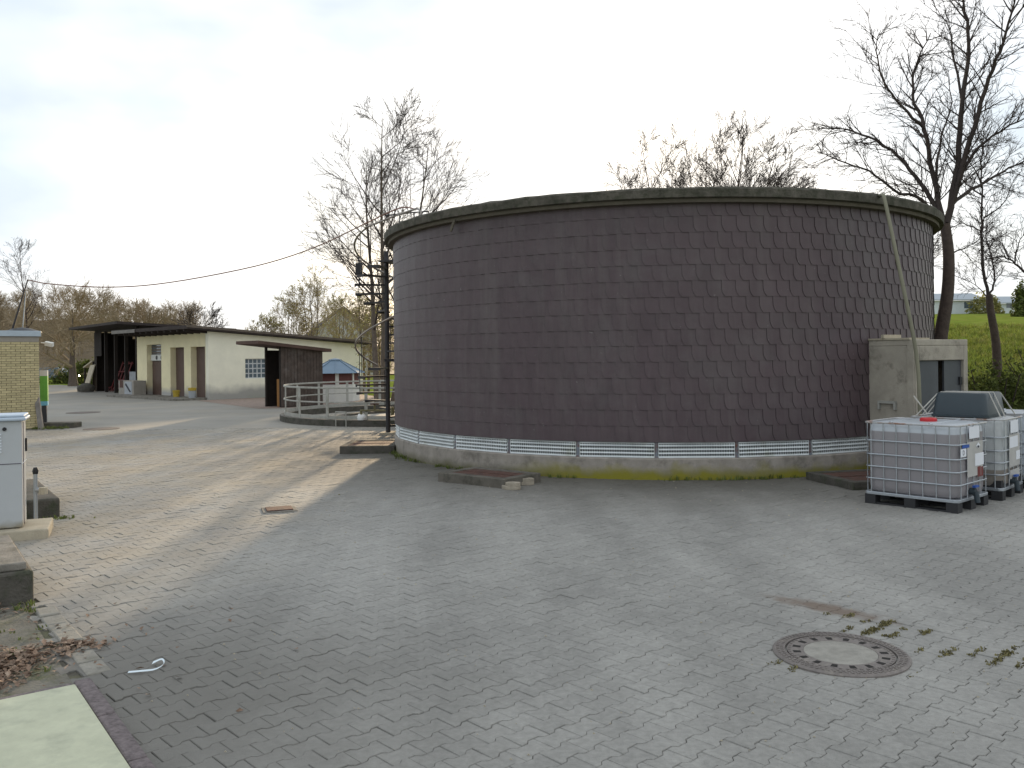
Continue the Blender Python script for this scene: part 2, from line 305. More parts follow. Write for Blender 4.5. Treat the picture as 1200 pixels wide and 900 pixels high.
M['strap'] = mat('pale_strap', (.50, .48, .44), bump=0)
M['paper'] = mat('label_paper', (.74, .76, .80), rough=.6, var=.05, bump=0)
M['labelplate'] = mat('label_plate', (.44, .43, .41), rough=.5, bump=0)
M['blue'] = mat('blue_plastic', (.03, .09, .35), rough=.5, bump=0)
M['red'] = mat('red_paint', (.16, .035, .033), rough=.5, var=.25, bump=0)
M['ink'] = mat('ink', (.05, .05, .06), bump=0)
M['hose'] = mat('faded_hose', (.20, .19, .135), rough=.6, var=.15, bump=0)
M['doorsteel'] = mat('grey_steel_door', (.085, .09, .10), rough=.45, var=.15, bump=.05, metal=.2)
M['rustcable'] = mat('cable', (.17, .07, .045), rough=.6, bump=0)
M['green'] = mat('green_panel', (.16, .42, .075), rough=.5, bump=0)
M['cyan'] = mat('light_blue_panel', (.22, .55, .72), rough=.5, bump=0)
M['plank'] = mat('grey_plank', (.19, .175, .16), var=.3, vscale=6, bump=.3)
M['yellow'] = mat('yellow_plastic', (.42, .30, .04), rough=.5, bump=0)
M['greyplastic'] = mat('grey_plastic', (.34, .36, .38), rough=.5, bump=0)
M['carpaint'] = mat('car_paint', (.10, .125, .15), rough=.3, var=.05, bump=0, metal=.4)
M['tail'] = mat('tail_light', (.30, .02, .02), rough=.3, bump=0)
M['tyre'] = mat('tyre_rubber', (.025, .025, .026), rough=.8, bump=0)
M['housewall'] = mat('distant_house_wall', (.45, .44, .42), var=.08, bump=0)
M['slate'] = mat('slate_roof', (.06, .06, .065), var=.2, vscale=2, bump=0)
M['farwhite'] = mat('distant_white_wall', (.62, .66, .68), var=.06, bump=0)
M['farroof'] = mat('distant_grey_roof', (.36, .40, .43), var=.06, bump=0)
M['stone'] = mat('broken_slab', (.33, .29, .23), var=.3, vscale=9, bump=.4)
M['cloth'] = mat('white_bag', (.68, .68, .66), var=.1, bump=.1)
M['valve'] = mat('brass_green_valve', (.17, .15, .08), rough=.5, var=.3, bump=0, metal=.3)
M['water'] = mat('murky_basin_floor', (.075, .065, .045), rough=.35, var=.2, vscale=1, bump=.1, bscale=6)
M['pink'] = mat('red_gravel', (.26, .20, .165), var=.3, vscale=4, bump=.5)
M['hill'] = mat('wood_floor', (.11, .085, .05), var=.35, vscale=.1, bump=.6, bscale=2)

# ------------------------------------------------------------------ ground, yard, terrain
TC = Vector((3.13, 19.7, 0)); TR = 5.70                # tank centre and wall radius
def sstep(a, b, x):
    t = min(1, max(0, (x - a) / (b - a))); return t * t * (3 - 2 * t)
def terr(x, y):
    z = -.05
    d = math.hypot(x - TC.x, y - TC.y)
    z += .0765 * max(0, y - 17) * sstep(6.3, 9.5, d) * sstep(3, 11, x) * (1 - .3 * sstep(60, 220, y))
    h = 9.5 * math.exp(-(((x + 92) / 46) ** 2 + ((y - 175) / 48) ** 2)) + 3 * math.exp(-(((x + 20) / 60) ** 2 + ((y - 190) / 40) ** 2))
    return z + h
xs = np.concatenate([np.linspace(-1500, -160, 12)[:-1], np.linspace(-160, -8, 45)[:-1], np.linspace(-8, 26, 52)[:-1], np.linspace(26, 170, 34)[:-1], np.linspace(170, 1500, 12)])
ys = np.concatenate([np.linspace(-300, 2, 8)[:-1], np.linspace(2, 60, 60)[:-1], np.linspace(60, 260, 60)[:-1], np.linspace(260, 1800, 12)])
mb = MB(); nx, ny = len(xs), len(ys)
mb.v = [(float(x), float(y), terr(x, y)) for y in ys for x in xs]
mb.f = [(j*nx + i, j*nx + i + 1, (j+1)*nx + i + 1, (j+1)*nx + i) for j in range(ny - 1) for i in range(nx - 1)]; mb.m = [0] * len(mb.f)
ground = tag(mb.build('ground', M['grass'], smooth=60), kind='structure')
hx = np.linspace(-260, 90, 50); hy = np.linspace(100, 260, 30)
mb = MB(); mb.v = [(float(x), float(y), terr(x, y) + .12) for y in hy for x in hx]; nx = len(hx)
mb.f = [(j*nx + i, j*nx + i + 1, (j+1)*nx + i + 1, (j+1)*nx + i) for j in range(29) for i in range(nx - 1) if hx[i] < 20]; mb.m = [0] * len(mb.f)
tag(mb.build('hillside', M['hill'], smooth=60), kind='structure')
mb = MB(); mb.add([(-15.5, 43.2, -.012), (-10.3, 35.6, -.012), (-7.5, 36.5, -.012), (-6.5, 44.5, -.012), (-9, 50, -.012)], [(0, 1, 2, 3, 4)]); tag(mb.build('gravel_strip', M['pink']), kind='structure')
# yard sheet under everything, then the sand bed of the paving
mb = MB(); mb.add([(-70, 22, -.018), (-9, 22, -.018), (-2.5, 22, -.018), (2, 36, -.018), (-3, 43, -.018), (-16, 46, -.018), (-24, 54, -.018), (-31, 66, -.018), (-60, 100, -.018), (-75, 100, -.018)], [tuple(range(10))])
tag(mb.build('yard', M['asphalt']), kind='structure')
mb = MB(); mb.add([(-16, 1, -.014), (14, 1, -.014), (14, 17.6, -.014), (2, 25.5, -.014), (-17, 25.5, -.014)], [(0, 1, 2, 3, 4)])
bed = tag(mb.build('paving', M['bed']), kind='structure')
# dirt strip left of the kerb line
mb = MB(); mb.add([(-9, 2, -.002), (-.2, 2, -.002), (-2.62, 5.28, -.002), (-3.86, 6.98, -.002), (-4.6, 8.1, -.002), (-9, 8.6, -.002)], [(0, 1, 2, 3, 4, 5)])
tag(mb.build('dirt_verge', M['dirt']), kind='structure')

# bone-shaped pavers
def bone():
    L, h, a, j = .1 - .0016, .0825 - .0016, .025, 0
    up = [(L, h), (.0625, h), (.0375, h - a), (-.0375, h - a), (-.0625, h), (-L, h)]
    return up + [(-x, -y) for x, y in up]
def bone_mb(rng, tilt=.0026):
    o = bone(); k = len(o); b = MB(); ins = .0035
    cx = rng.uniform(-tilt, tilt); cy = rng.uniform(-tilt, tilt); dz = rng.uniform(-.002, .002)
    def tz(p): return dz + cx * p[0] / .1 * .35 + cy * p[1] / .08 * .35
    vs = [(p[0], p[1], -.03) for p in o] + [(p[0], p[1], tz(p) - .004) for p in o] + [(p[0] * (1 - ins / .1), p[1] * (1 - ins / .08), tz(p)) for p in o]
    fs = [(i, (i+1) % k, k + (i+1) % k, k + i) for i in range(k)] + [(k + i, k + (i+1) % k, 2*k + (i+1) % k, 2*k + i) for i in range(k)]
    # top split into three convex pieces
    q = [2*k + i for i in range(k)]
    fs += [(q[11], q[0], q[1], q[10]), (q[10], q[1], q[2], q[9]), (q[9], q[2], q[3], q[8]), (q[8], q[3], q[4], q[7]), (q[7], q[4], q[5], q[6])]
    b.add(vs, fs); return b
rng = random.Random(5)
GA = R_(43); U = Vector((math.cos(GA), math.sin(GA))); V = Vector((-math.sin(GA), math.cos(GA)))
PITCH = .165 - .025; spots = []
def in_pav(x, y):
    if y < 3.0 or y > 25.3 or abs(x) > .6 * y + 1.3: return False
    if (x - TC.x) ** 2 + (y - TC.y) ** 2 < (TR - .05) ** 2: return False
    if y > 17.3 and x > 2: return False
    # kerb line
    if y < 8.1 and x < np.interp(y, [2, 5.28, 6.98, 8.1], [-.32, -2.62, -3.80, -4.6]): return False
    if x > 8.2 + (y - 13) * .2 and y > 12.8: return False
    return True
for j in range(-200, 260):
    for i in range(-60, 190):
        p = U * (i * .2 + (j % 2) * .1) + V * (j * PITCH)
        if in_pav(p.x, p.y): spots.append((p.x, p.y))
pvar = [bone_mb(rng) for _ in range(14)]
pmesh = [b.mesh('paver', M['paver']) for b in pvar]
def visible(x, y, m=0):
    px = 600 + 1030 * x / y; py = 417.5 - .0107 * (px - 600) + 2060 / y
    return -m < px < 1200 + m and py < 900 + m
spots.sort(key=lambda s: (0 if visible(s[0], s[1], 12) else 1, s[0] ** 2 + s[1] ** 2))
ncount = 0
for (x, y) in spots[:300]:
    o = bpy.data.objects.new('paver', pmesh[rng.randrange(14)]); COL.objects.link(o); o.parent = bed
    o.location = (x, y, rng.uniform(-.0025, .002)); o.rotation_euler[2] = GA + (PI if rng.random() < .5 else 0) + rng.uniform(-.012, .012)
va, fa, off, ra = [], [], 0, []
pv = [(np.array(b.v), b.f) for b in pvar]
rest = spots[300:]
nf = len(pv[0][1])
for (x, y) in rest:
    vv, ff = pv[rng.randrange(14)]; a = GA + (PI if rng.random() < .5 else 0) + rng.uniform(-.012, .012); c, s = math.cos(a), math.sin(a)
    q = np.empty_like(vv); q[:, 0] = vv[:, 0]*c - vv[:, 1]*s + x; q[:, 1] = vv[:, 0]*s + vv[:, 1]*c + y; q[:, 2] = vv[:, 2] + rng.uniform(-.0025, .002)
    va.append(q); fa += [tuple(t + off for t in f) for f in ff]; off += len(vv); ra += [rng.random()] * nf
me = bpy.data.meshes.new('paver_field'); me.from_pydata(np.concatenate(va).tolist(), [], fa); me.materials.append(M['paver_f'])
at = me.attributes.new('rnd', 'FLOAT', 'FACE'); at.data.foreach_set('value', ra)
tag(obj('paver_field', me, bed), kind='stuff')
# kerb stones dividing paving and verge
for k in range(7):
    t0 = k / 7; p = Vector((-3.80, 7.10)).lerp(Vector((-2.66, 5.62)), (k + .5) / 7)
    b = MB(); b.box(-.125, .125, -.075, .075, -.03, .012 + rng.uniform(-.005, .006))
    b.build('kerb_stone', M['kerbstone'], bed, (p.x, p.y, 0), math.atan2(-1.48, 1.14) + rng.uniform(-.03, .03), bev=.012)

# ------------------------------------------------------------------ tank
tank = thing('round_tank', 'large round tank clad in brown scalloped shingles under a mossy concrete rim', 'tank', TC)
b = MB(); b.lathe([(TR + .03, -.15), (TR + .03, .325), (TR + .01, .345), (TR - .3, .345), (TR - .3, -.15)], 96); b.build('base_ring', M['base'], tank, smooth=30)
b = MB(); b.lathe([(TR - .22, .3), (TR - .22, .60), (TR - .012, .605), (TR - .012, 4.46), (TR - .6, 4.46), (TR - .6, .3)], 128); b.build('wall_core', M['tankcore'], tank, smooth=30)
b = MB(); b.lathe([(TR + .13, 4.46), (TR + .205, 4.475), (TR + .215, 4.60), (TR + .19, 4.632), (TR - .35, 4.66), (TR - .35, 4.46)], 160)
rr = random.Random(2)
b.v = [(x * (1 + rr.uniform(-.0008, .0008)), y * (1 + rr.uniform(-.0008, .0008)), z + (rr.uniform(-.008, .012) if z > 4.59 else 0)) for x, y, z in b.v]
b.build('cap_rim', M['cap'], tank, smooth=35)
b = MB(); b.lathe([(TR - .1, 4.405), (TR + .12, 4.405), (TR + .13, 4.462), (TR - .1, 4.462)], 128); b.build('cap_drip_edge', M['capdrip'], tank, smooth=30)
b = MB(); b.disc(TR - .3, 4.60, 96); b.build('roof_slab', M['cap'], tank)
# shingles: local x tangent, outward -y, z up, pivot on the tank axis
SW, SE = 2 * PI * TR / 156, .2575
def shingle_mb(rng):
    o = [(0, .295), (0, .128), (.006, .095), (.016, .062), (.033, .030), (.060, .0), (SW + .075, .0), (SW + .075, .295)]
    j = rng.uniform(-.004, .004); k = rng.uniform(-.0025, .0025); e = rng.uniform(0, .003)
    o = [(x + j + k * (z > .1), z + (rng.uniform(-.003, .003) if z < .01 else 0)) for x, z in o]
    def outp(x, z): return .003 + (.011 + e) * (1 - z / .295) + .010 * (1 - x / SW)
    n = len(o); mid = SW / 2
    f = [(x - mid, -(TR + outp(x, z)), z) for x, z in o]; bk = [(x - mid, -(TR + outp(x, z) - .009), z) for x, z in o]
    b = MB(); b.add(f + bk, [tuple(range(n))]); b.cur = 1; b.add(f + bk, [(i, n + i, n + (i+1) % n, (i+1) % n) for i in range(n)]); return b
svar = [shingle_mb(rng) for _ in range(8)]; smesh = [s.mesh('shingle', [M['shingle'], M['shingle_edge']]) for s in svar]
allsh = []
for row in range(15):
    for c in range(156):
        th = (c + row * .27) * 2 * PI / 156; z = .60 + row * SE
        wx, wy = TC.x + TR * math.sin(th), TC.y - TR * math.cos(th)
        allsh.append((wx * wx + wy * wy + (z - 2) ** 2 * .3, th, z))
allsh.sort()
for d, th, z in allsh[:300]:
    o = bpy.data.objects.new('shingle', smesh[rng.randrange(8)]); COL.objects.link(o); o.parent = tank; o.location = (0, 0, z + rng.uniform(-.003, .003)); o.rotation_euler[2] = th
va, fa, off, ra = [], [], 0, []
sv = [(np.array(s.v), s.f) for s in svar]
for d, th, z in allsh[300:]:
    vv, ff = sv[rng.randrange(8)]; c, s = math.cos(th), math.sin(th); q = np.empty_like(vv)
    q[:, 0] = vv[:, 0]*c - vv[:, 1]*s; q[:, 1] = vv[:, 0]*s + vv[:, 1]*c; q[:, 2] = vv[:, 2] + z + rng.uniform(-.003, .003)
    va.append(q); fa += [tuple(t + off for t in f) for f in ff]; off += len(vv); ra += [rng.random()] * len(ff)
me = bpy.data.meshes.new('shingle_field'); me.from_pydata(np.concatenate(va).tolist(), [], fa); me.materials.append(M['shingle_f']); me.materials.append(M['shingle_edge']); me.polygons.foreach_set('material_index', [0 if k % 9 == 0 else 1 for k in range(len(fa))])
at = me.attributes.new('rnd', 'FLOAT', 'FACE'); at.data.foreach_set('value', ra)
tag(obj('shingle_field', me, tank), kind='stuff')
# white ventilation grille panels round the foot, brackets between them
NP = 28; pw = 2 * (TR - .05) * math.tan(PI / NP); th0 = R_(-14.86)
g = MB(); hw = pw / 2 - .035; yy = -(TR - .035)
for k, z in enumerate((.365, .425, .485, .545)):
    g.add([(-hw, yy - .022, z - .012), (hw, yy - .022, z - .012), (hw, yy - .004, z + .011), (-hw, yy - .004, z + .011), (-hw, yy + .01, z - .018), (hw, yy + .01, z - .018)],
          [(0, 1, 2, 3), (4, 5, 1, 0), (3, 2, 5, 4)])
nb = 30
for i in range(nb + 1):
    x = -hw + 2 * hw * i / nb; g.box(x - .006, x + .006, yy - .006, yy + .012, .352, .59)
g.box(-hw, hw, yy - .008, yy + .012, .572, .592); g.box(-hw, hw, yy - .016, yy + .012, .347, .356)
gm = g.mesh('grille_panel', M['grille'])
k_ = MB(); k_.box(-.022, .022, yy - .03, yy + .03, .346, .60); k_.box(-.035, .035, yy - .035, yy + .02, .346, .385); km = k_.mesh('bracket', M['bracket'])
for i in range(NP):
    a = th0 + i * 2 * PI / NP
    if abs((a + PI) % (2*PI) - PI) < R_(100):
        o = obj('grille_panel', gm, tank, rz=a); o = obj('bracket', km, tank, rz=a + PI / NP)
b = MB(); b.tube([(0, 0, 0), (.10, -.06, -.03), (.14, -.1, -.16), (.05, -.10, -.2)], [.02, .03, .03, .015], 4)
b = MB(); b.hexa([(-.03, -.02, -.19), (.02, -.02, -.19), (.02, .0, -.19), (-.03, .0, -.19), (.10, -.05, 0), (.17, -.05, 0), (.17, -.03, 0), (.10, -.03, 0)])
a = R_(-46.0); tag(b.build('loose_strip', M['capdrip'], tank, ((TR + .12) * math.sin(a), -(TR + .12) * math.cos(a), 4.42), a), 'pale loose strip hanging under the rim')
# guard rail on top beside the stair
def ppt(px, py, Y):          # point at depth Y seen at photo pixel (px, py)
    return Vector(((px - 600) / 1030 * Y, Y, 2 + (417.5 - .0107 * (px - 600) - py) / 1030 * Y))

# ------------------------------------------------------------------ entrance shaft on the tank
ax = thing('concrete_shaft', 'pale concrete entrance shaft with grey steel door built against the round tank', 'shaft', (6.43, 14.0, 0), R_(30))
# local x along the door face, local y into depth
H = 2.2
b = MB(); b.box(0, .10, 0, .95, -.1, H - .1); b.box(1.26, 1.37, 0, .95, -.1, H - .1); b.box(.10, 1.26, 0, .14, 1.86, H - .1)
b.box(.10, 1.26, .8, .95, -.1, H - .1); b.box(-.0, 1.37, -.0, 1.25, H - .1, H); b.box(-.0, .10, .95, 1.5, -.1, H - .1)
b.build('wall', M['annex'], ax, bev=.012)
b = MB(); b.box(-.004, -.03, .02, .13, .3, H - .06); b.build('corner_strip', M['annex'], ax)
b = MB(); b.box(.11, .64, .05, .085, -.05, 1.855); d_ = b.build('door_leaf', M['doorsteel'], ax)
b = MB(); b.box(.56, .60, .02, .055, .95, 1.1); b.build('handle', M['black'], d_)
b = MB(); b.box(.80, 1.25, .05, .085, -.05, 1.855); d2 = b.build('door_leaf', M['doorsteel'], ax)
b = MB(); b.box(1.18, 1.24, .02, .05, 1.45, 1.58); b.build('hinge', M['black'], d2)
b = MB(); b.box(-.05, .0, .35, .68, 1.16, 1.20); b.box(-.05, 0, .35, .38, 1.06, 1.16); b.box(-.05, 0, .65, .68, 1.06, 1.16); b.build('slot_box', M['railwhite'], ax)
b = MB(); b.box(-.02, .5, .1, .9, H, H + .03); b.box(-.05, .4, .55, .60, H + .03, H + .09); b.build('cover_strip', M['conclight'], ax)

# ------------------------------------------------------------------ hose down the tank
pts = [ppt(1030, 231, 14.9), ppt(1036, 228.5, 14.35), ppt(1039, 236, 14.15), ppt(1050, 290, 13.85), ppt(1060, 340, 13.7), ppt(1069, 385, 13.62), ppt(1075, 425, 13.6), ppt(1077, 470, 13.55), ppt(1078, 530, 13.5)]
pts[-1].z = .02
def smoothline(pts, k=6):
    pts = [Vector(p) for p in pts]; P = [pts[0] * 2 - pts[1]] + pts + [pts[-1] * 2 - pts[-2]]; o = []
    for i in range(1, len(P) - 2):
        for j in range(k):
            t = j / k; a, b_, c, d = P[i-1], P[i], P[i+1], P[i+2]
            o.append(.5 * ((2*b_) + (c - a) * t + (2*a - 5*b_ + 4*c - d) * t*t + (3*b_ - a - 3*c + d) * t**3))
    o.append(pts[-1]); return o
b = MB(); b.tube(smoothline(pts), .031, 8)
tag(b.build('hose', M['hose'], smooth=50), 'faded hose hanging from the tank rim down past the concrete shaft', 'hose')

# ------------------------------------------------------------------ manhole cover and lids
mh = thing('manhole_cover', 'round cast iron manhole cover with concrete filled centre in the paving', 'manhole cover', (2.157, 5.83, 0), .3)
MHR = .42
b = MB(); b.lathe([(MHR + .012, -.02), (MHR + .012, .008), (MHR, .018), (.352, .018), (.352, -.02)], 64); b.build('frame', M['iron'], mh, smooth=30)
b = MB(); b.lathe([(.338, -.02), (.338, .014), (.235, .014), (.235, -.02)], 64); b.build('lid_ring', M['iron'], mh, smooth=30)
b = MB(); b.disc(.233, .013, 48); b.build('concrete_fill', M['lidconc'], mh)
b = MB()
for i in range(72):                                             # raised studs on the frame, two staggered rings
    for k, r in enumerate((.372, .400)):
        a = (i + .5 * k) * 2 * PI / 72; c, s = math.cos(a), math.sin(a)
        q = [(r + dx, dy) for dx, dy in ((-.009, -.010), (.009, -.006), (.009, .010), (-.009, .006))]
        b.prism([(x*c - y*s, x*s + y*c) for x, y in q], .017, .0225)
for i in range(48):
    a = i * 2 * PI / 48; c, s = math.cos(a), math.sin(a); q = [(.318, -.008), (.332, -.008), (.332, .008), (.318, .008)]
    b.prism([(x*c - y*s, x*s + y*c) for x, y in q], .013, .018)
tag(b.build('stud_pattern', M['iron'], mh), kind='stuff')
hm = MB(); hm.prism([(.255, -.017), (.305, -.021), (.305, .021), (.255, .017)], .0138, .0152); hmm = hm.mesh('vent_hole', M['ironhole'])
for i in range(16): obj('vent_hole', hmm, mh, rz=i * 2 * PI / 16)
ml = thing('square_drain_lid', 'small square rusty drain lid in the sunlit paving', 'drain lid', (-3.10, 11.62, 0), R_(20))
b = MB(); b.box(-.22, .22, -.2, .2, -.02, .015); b.build('frame', M['conc'], ml, bev=.008)
b = MB(); b.box(-.17, .17, -.15, .15, .015, .028); b.build('lid', M['rustlid'], ml, bev=.006)
for lab, px, py, r in (('rusty round lid in the far yard beyond the brick corner', 97, 483, .62), ('brown worn lid in the yard nearer the brick building', 118, 502, .5)):
    yh = 417.5 - .0107 * (px - 600); Y = 2060 / (py - yh)
    b = MB(); b.lathe([(r, -.02), (r, -.006), (0.001, -.004), (0.001, -.02)], 28); tag(b.build('drain_cover', M['wornlid'], None, ((px - 600) / 1030 * Y, Y, 0), smooth=30), lab, 'drain lid', 'lids in the far yard')

# concrete pits with lids
def pit(label, p, rz, lx, ly, h, lidmat, conc):
    t = thing('concrete_pit', label, 'pit', (p[0], p[1], 0), rz, 'concrete pits round the tank')
    b = MB(); e = .14; b.box(0, lx, 0, e, -.1, h); b.box(0, lx, ly - e, ly, -.1, h); b.box(0, e, e, ly - e, -.1, h); b.box(lx - e, lx, e, ly - e, -.1, h)
    b.build('curb', conc, t, bev=.012)
    b = MB(); b.box(e + .003, lx - e - .003, e + .003, ly - e - .003, -.1, h - .012); l_ = b.build('lid', lidmat, t)
    b = MB(); b.box(e + .02, lx - e - .02, ly / 2 - .012, ly / 2 + .012, h - .012, h - .004); b.build('rib', lidmat, l_)
    return t
pit('low concrete pit with rusty lid and two broken slabs beside it, near the tank middle', (-1.216, 14.15), R_(-39), 1.40, .9, .144, M['rustlid'], M['concmid'])
pit('dark low concrete pit under the spiral staircase', (-3.62, 18.35), R_(0), 1.15, 1.35, .16, M['rustlid'], M['concdark'])
pit('dark low pit half hidden behind the brown filled liquid container', (4.93, 12.75), R_(14), 1.25, 1.22, .12, M['rustlid'], M['concdark'])
for k, (x, y, z, rz, lab) in enumerate(((-.03, 13.25, 0, -.5, 'broken pale slab lying lowest beside the rusty pit'), (.17, 13.68, .0, -.2, 'broken pale slab propped further back beside the rusty pit'))):
    b = MB(); rq = random.Random(k + 3); n = 7; po = [(.19 * math.cos(2*PI*i/n) * rq.uniform(.75, 1.1), .13 * math.sin(2*PI*i/n) * rq.uniform(.75, 1.1)) for i in range(n)]
    b.prism(po, 0, .055); b.prism([(x_ * .8 + .03, y_ * .8) for x_, y_ in po], .056, .105)
    tag(b.build('broken_slab', M['stone'], None, (x, y, z), rz, bev=.006), lab, 'slab')

# ------------------------------------------------------------------ spiral stair
SX, SY = -3.26, 23.0
st = thing('spiral_staircase', 'dark steel spiral staircase with one curling handrail beside the tank', 'staircase', (SX, SY, 0))
b = MB(); b.tube([(0, 0, .03), (0, 0, 4.78)], .062, 14); b.build('pole', M['steel_dark'], st, smooth=40)
b = MB(); b.box(-.2, .2, -.2, .2, -.02, .05); b.build('base_plate', M['conclight'], st)
stepb = MB(); stepb.prism([(.05, -.05), (.82, -.16), (.82, .16), (.05, .05)], -.02, .02); stepb.box(.80, .825, -.16, .16, -.05, .02)
stm = stepb.mesh('step', M['steel_dark'])
rise = .2165
def sang(z): return PI + (z - 1.2) / (12 * rise) * 2 * PI
nst = 0
for k in range(1, 21):
    z = k * rise
    if z < 4.5:
        a = sang(z); obj('step', stm, st, (0, 0, z), a)
        if k % 2 == 0 or True:
            pb = MB(); x, y = .80 * math.cos(a), .80 * math.sin(a); pb.tube([(x, y, z - .04), (x, y, z + 1.02)], .011, 5)
            if k % 2 == 1: pb.build('baluster', M['steel_dark'], st)
hr = []
for i in range(0, 121):
    z = .5 + (4.28 - .5) * i / 120; a = sang(z)
    hr.append((.82 * math.cos(a), .82 * math.sin(a), z + 1.05))
hr = hr[8:]
lx, ly, lz = hr[-1]
for p in ((491, 244, 20.9), (492.5, 257, 20.6)):
    q = ppt(*p); hr.append((q.x - SX, q.y - SY, q.z))
b = MB(); b.tube(smoothline(hr, 2), .027, 6); b.build('handrail', M['railsteel'], st, smooth=50)
b = MB(); b.hexa([(-.15, -.4, 4.46), (1.6, -1.25, 4.46), (1.9, -.5, 4.46), (.2, .4, 4.46), (-.15, -.4, 4.5), (1.6, -1.25, 4.5), (1.9, -.5, 4.5), (.2, .4, 4.5)]); b.build('platform', M['steel_dark'], st)
gr = []
for px, py in ((453, 253), (470, 250.5), (487, 249), (504, 247.5)):
    q = ppt(px, py, 21.5); gr.append((q.x - SX, q.y - SY, q.z))
b = MB(); b.tube(gr, .018, 5)
for q in gr[1:]: b.tube([q, (q[0], q[1], 4.6)], .016, 5)
b.build('guard_rail', M['steel_dark'], st)
b = MB(); q = ppt(422, 315, 23.0); q -= Vector((SX, SY, 0)); b.box(q.x - .09, q.x + .09, q.y - .06, q.y + .06, q.z - .15, q.z + .15); b.tube([(q.x, q.y, q.z - .5), (q.x, q.y, q.z + .3)], .02, 5)
b.build('junction_box', M['black'], st, bev=.01)

# ------------------------------------------------------------------ round basin with railing
bx = thing('round_basin', 'round sunken concrete basin fenced by a pale steel railing', 'basin', (-3.4, 30.0, 0)); BR = 4.4
b = MB(); b.lathe([(BR, -.3), (BR, .16), (BR - .32, .18), (BR - .34, -.55), (BR - .5, -.55), (BR - .5, -.6)], 64, closed=False); b.build('curb', M['concdark'], bx, smooth=30)
b = MB(); b.lathe([(BR - .02, .165), (BR - .30, .184)], 64, closed=False); b.build('curb_top', M['conc'], bx)
b = MB(); b.lathe([(2.6, -.58), (2.6, .05), (2.35, .05), (2.35, -.58)], 48); b.build('inner_ring', M['concdark'], bx, smooth=30)
b = MB(); b.disc(BR - .4, -.1, 48); b.build('basin_water', M['water'], bx)
pb = MB(); pb.box(-.045, .045, -.014, .014, .17, 1.10); pm = pb.mesh('post', M['railwhite'])
NPOST = 20
for i in range(NPOST):
    a = 2 * PI * i / NPOST + .1; o = obj('post', pm, bx, ((BR - .14) * math.cos(a), (BR - .14) * math.sin(a), 0), a + PI / 2)
for nm, z, r in (('top_rail', 1.11, .026), ('middle_rail', .68, .019)):
    b = MB(); n = 64; b.lathe([(BR - .14 + r * math.cos(q), z + r * 1.3 * math.sin(q)) for q in [2*PI*i/6 for i in range(6)]], n); b.build(nm, M['railwhite'], bx, smooth=60)
b = MB(); b.lathe([(BR - .155, .18), (BR - .155, .29), (BR - .135, .29), (BR - .135, .18)], 64); b.build('toe_board', M['railwhite'], bx, smooth=30)
# short hoop rail, bag and valves at the basin edge
q0 = ppt(392.7, 499, 25.9); q1 = ppt(404.7, 499, 25.7)
b = MB(); b.tube([(q0.x, q0.y, -.02), (q0.x, q0.y, .42), (q1.x, q1.y, .42), (q1.x, q1.y, -.02)], .02, 6)
tag(b.build('hoop_rail', M['railwhite']), 'short pale hoop rail standing before the basin curb', 'rail')
vt = thing('valve_assembly', 'low weathered pipe valves with hand wheel on the basin edge', 'valve', (-4.15, 25.72, 0))
b = MB(); b.tube([(-.3, .1, .16), (-.3, .1, .45), (.5, .1, .45), (.5, .1, .16)], .045, 8); b.tube([(.1, .1, .45), (.1, .1, .62)], .03, 8); b.build('pipe', M['valve'], vt, smooth=40)
b = MB(); b.lathe([(.12, .62), (.14, .64), (.12, .66), (.10, .64)], 16, cx=.1, cy=.1); b.box(-.01, .21, .085, .115, .63, .65); b.build('hand_wheel', M['rustlid'], vt)
b = MB(); b.tube([(.62, .1, .16), (.62, .1, .55)], [.06, .05], 8); b.tube([(.78, .1, .16), (.78, .1, .5)], [.04, .04], 8); b.build('bonnet', M['valve'], vt, smooth=40)
b = MB(); rq = random.Random(9)
for i in range(9):
    a = 2 * PI * i / 9
prof = [(.01, .2), (.12, .16), (.17, .08), (.15, .0), (.01, .0)][::-1]
b.lathe(prof, 14, closed=False); b.v = [(x * rq.uniform(.8, 1.15), y * rq.uniform(.8, 1.15), z * rq.uniform(.9, 1.1)) for x, y, z in b.v]
tag(b.build('white_bag', M['cloth'], None, (-4.42, 25.86, .175), smooth=60), 'crumpled white bag lying on the basin edge by the valves', 'bag')

# ------------------------------------------------------------------ main building (cream, three doors)
CX, CY, CT = -15.2, 44.0, R_(45)
mbld = thing('cream_building', 'long cream plastered building with three recessed brown doors and a dark flat roof', 'building', (CX, CY, 0), CT)
FL, GL = 8.8, 9.33
ops = [(.3, 1.95, 2.66), (2.75, 4.4, 2.66), (5.55, 7.45, 2.86)]
b = MB(); y = 0.0
for o0, o1, oh in ops:
    b.box(0, .35, y + (.003 if y else .36), o0, -.1, 3.40); b.box(0, .35, o0, o1, oh, 3.40); y = o1
b.box(0, .35, y, FL, -.1, 3.40)
# keep the first pier flush with the gable corner
b.build('front_wall', M['plaster'], mbld)
def wz(x): return 3.41 - .068 * x
b = MB()
def gpan(x0, x1, z0, z1=None):
    a0, a1 = (wz(x0), wz(x1)) if z1 is None else (z1, z1)
    b.hexa([(x0, 0, z0), (x1, 0, z0), (x1, .35, z0), (x0, .35, z0), (x0, 0, a0), (x1, 0, a1), (x1, .35, a1), (x0, .35, a0)])
gpan(0, 2.0, -.1); gpan(2.0, 3.45, -.1, 1.0); gpan(2.0, 3.45, 2.02); gpan(3.45, GL, -.1)
b.build('gable_wall', M['plasterside'], mbld)
b = MB(); b.hexa([(.35, FL - .35, -.1), (GL, FL - .35, -.1), (GL, FL, -.1), (.35, FL, -.1), (.35, FL - .35, 3.38), (GL, FL - .35, 2.77), (GL, FL, 2.77), (.35, FL, 3.38)])
b.box(GL - .35, GL, .36, FL - .36, -.1, 2.76); b.build('rear_wall', M['plasterside'], mbld)
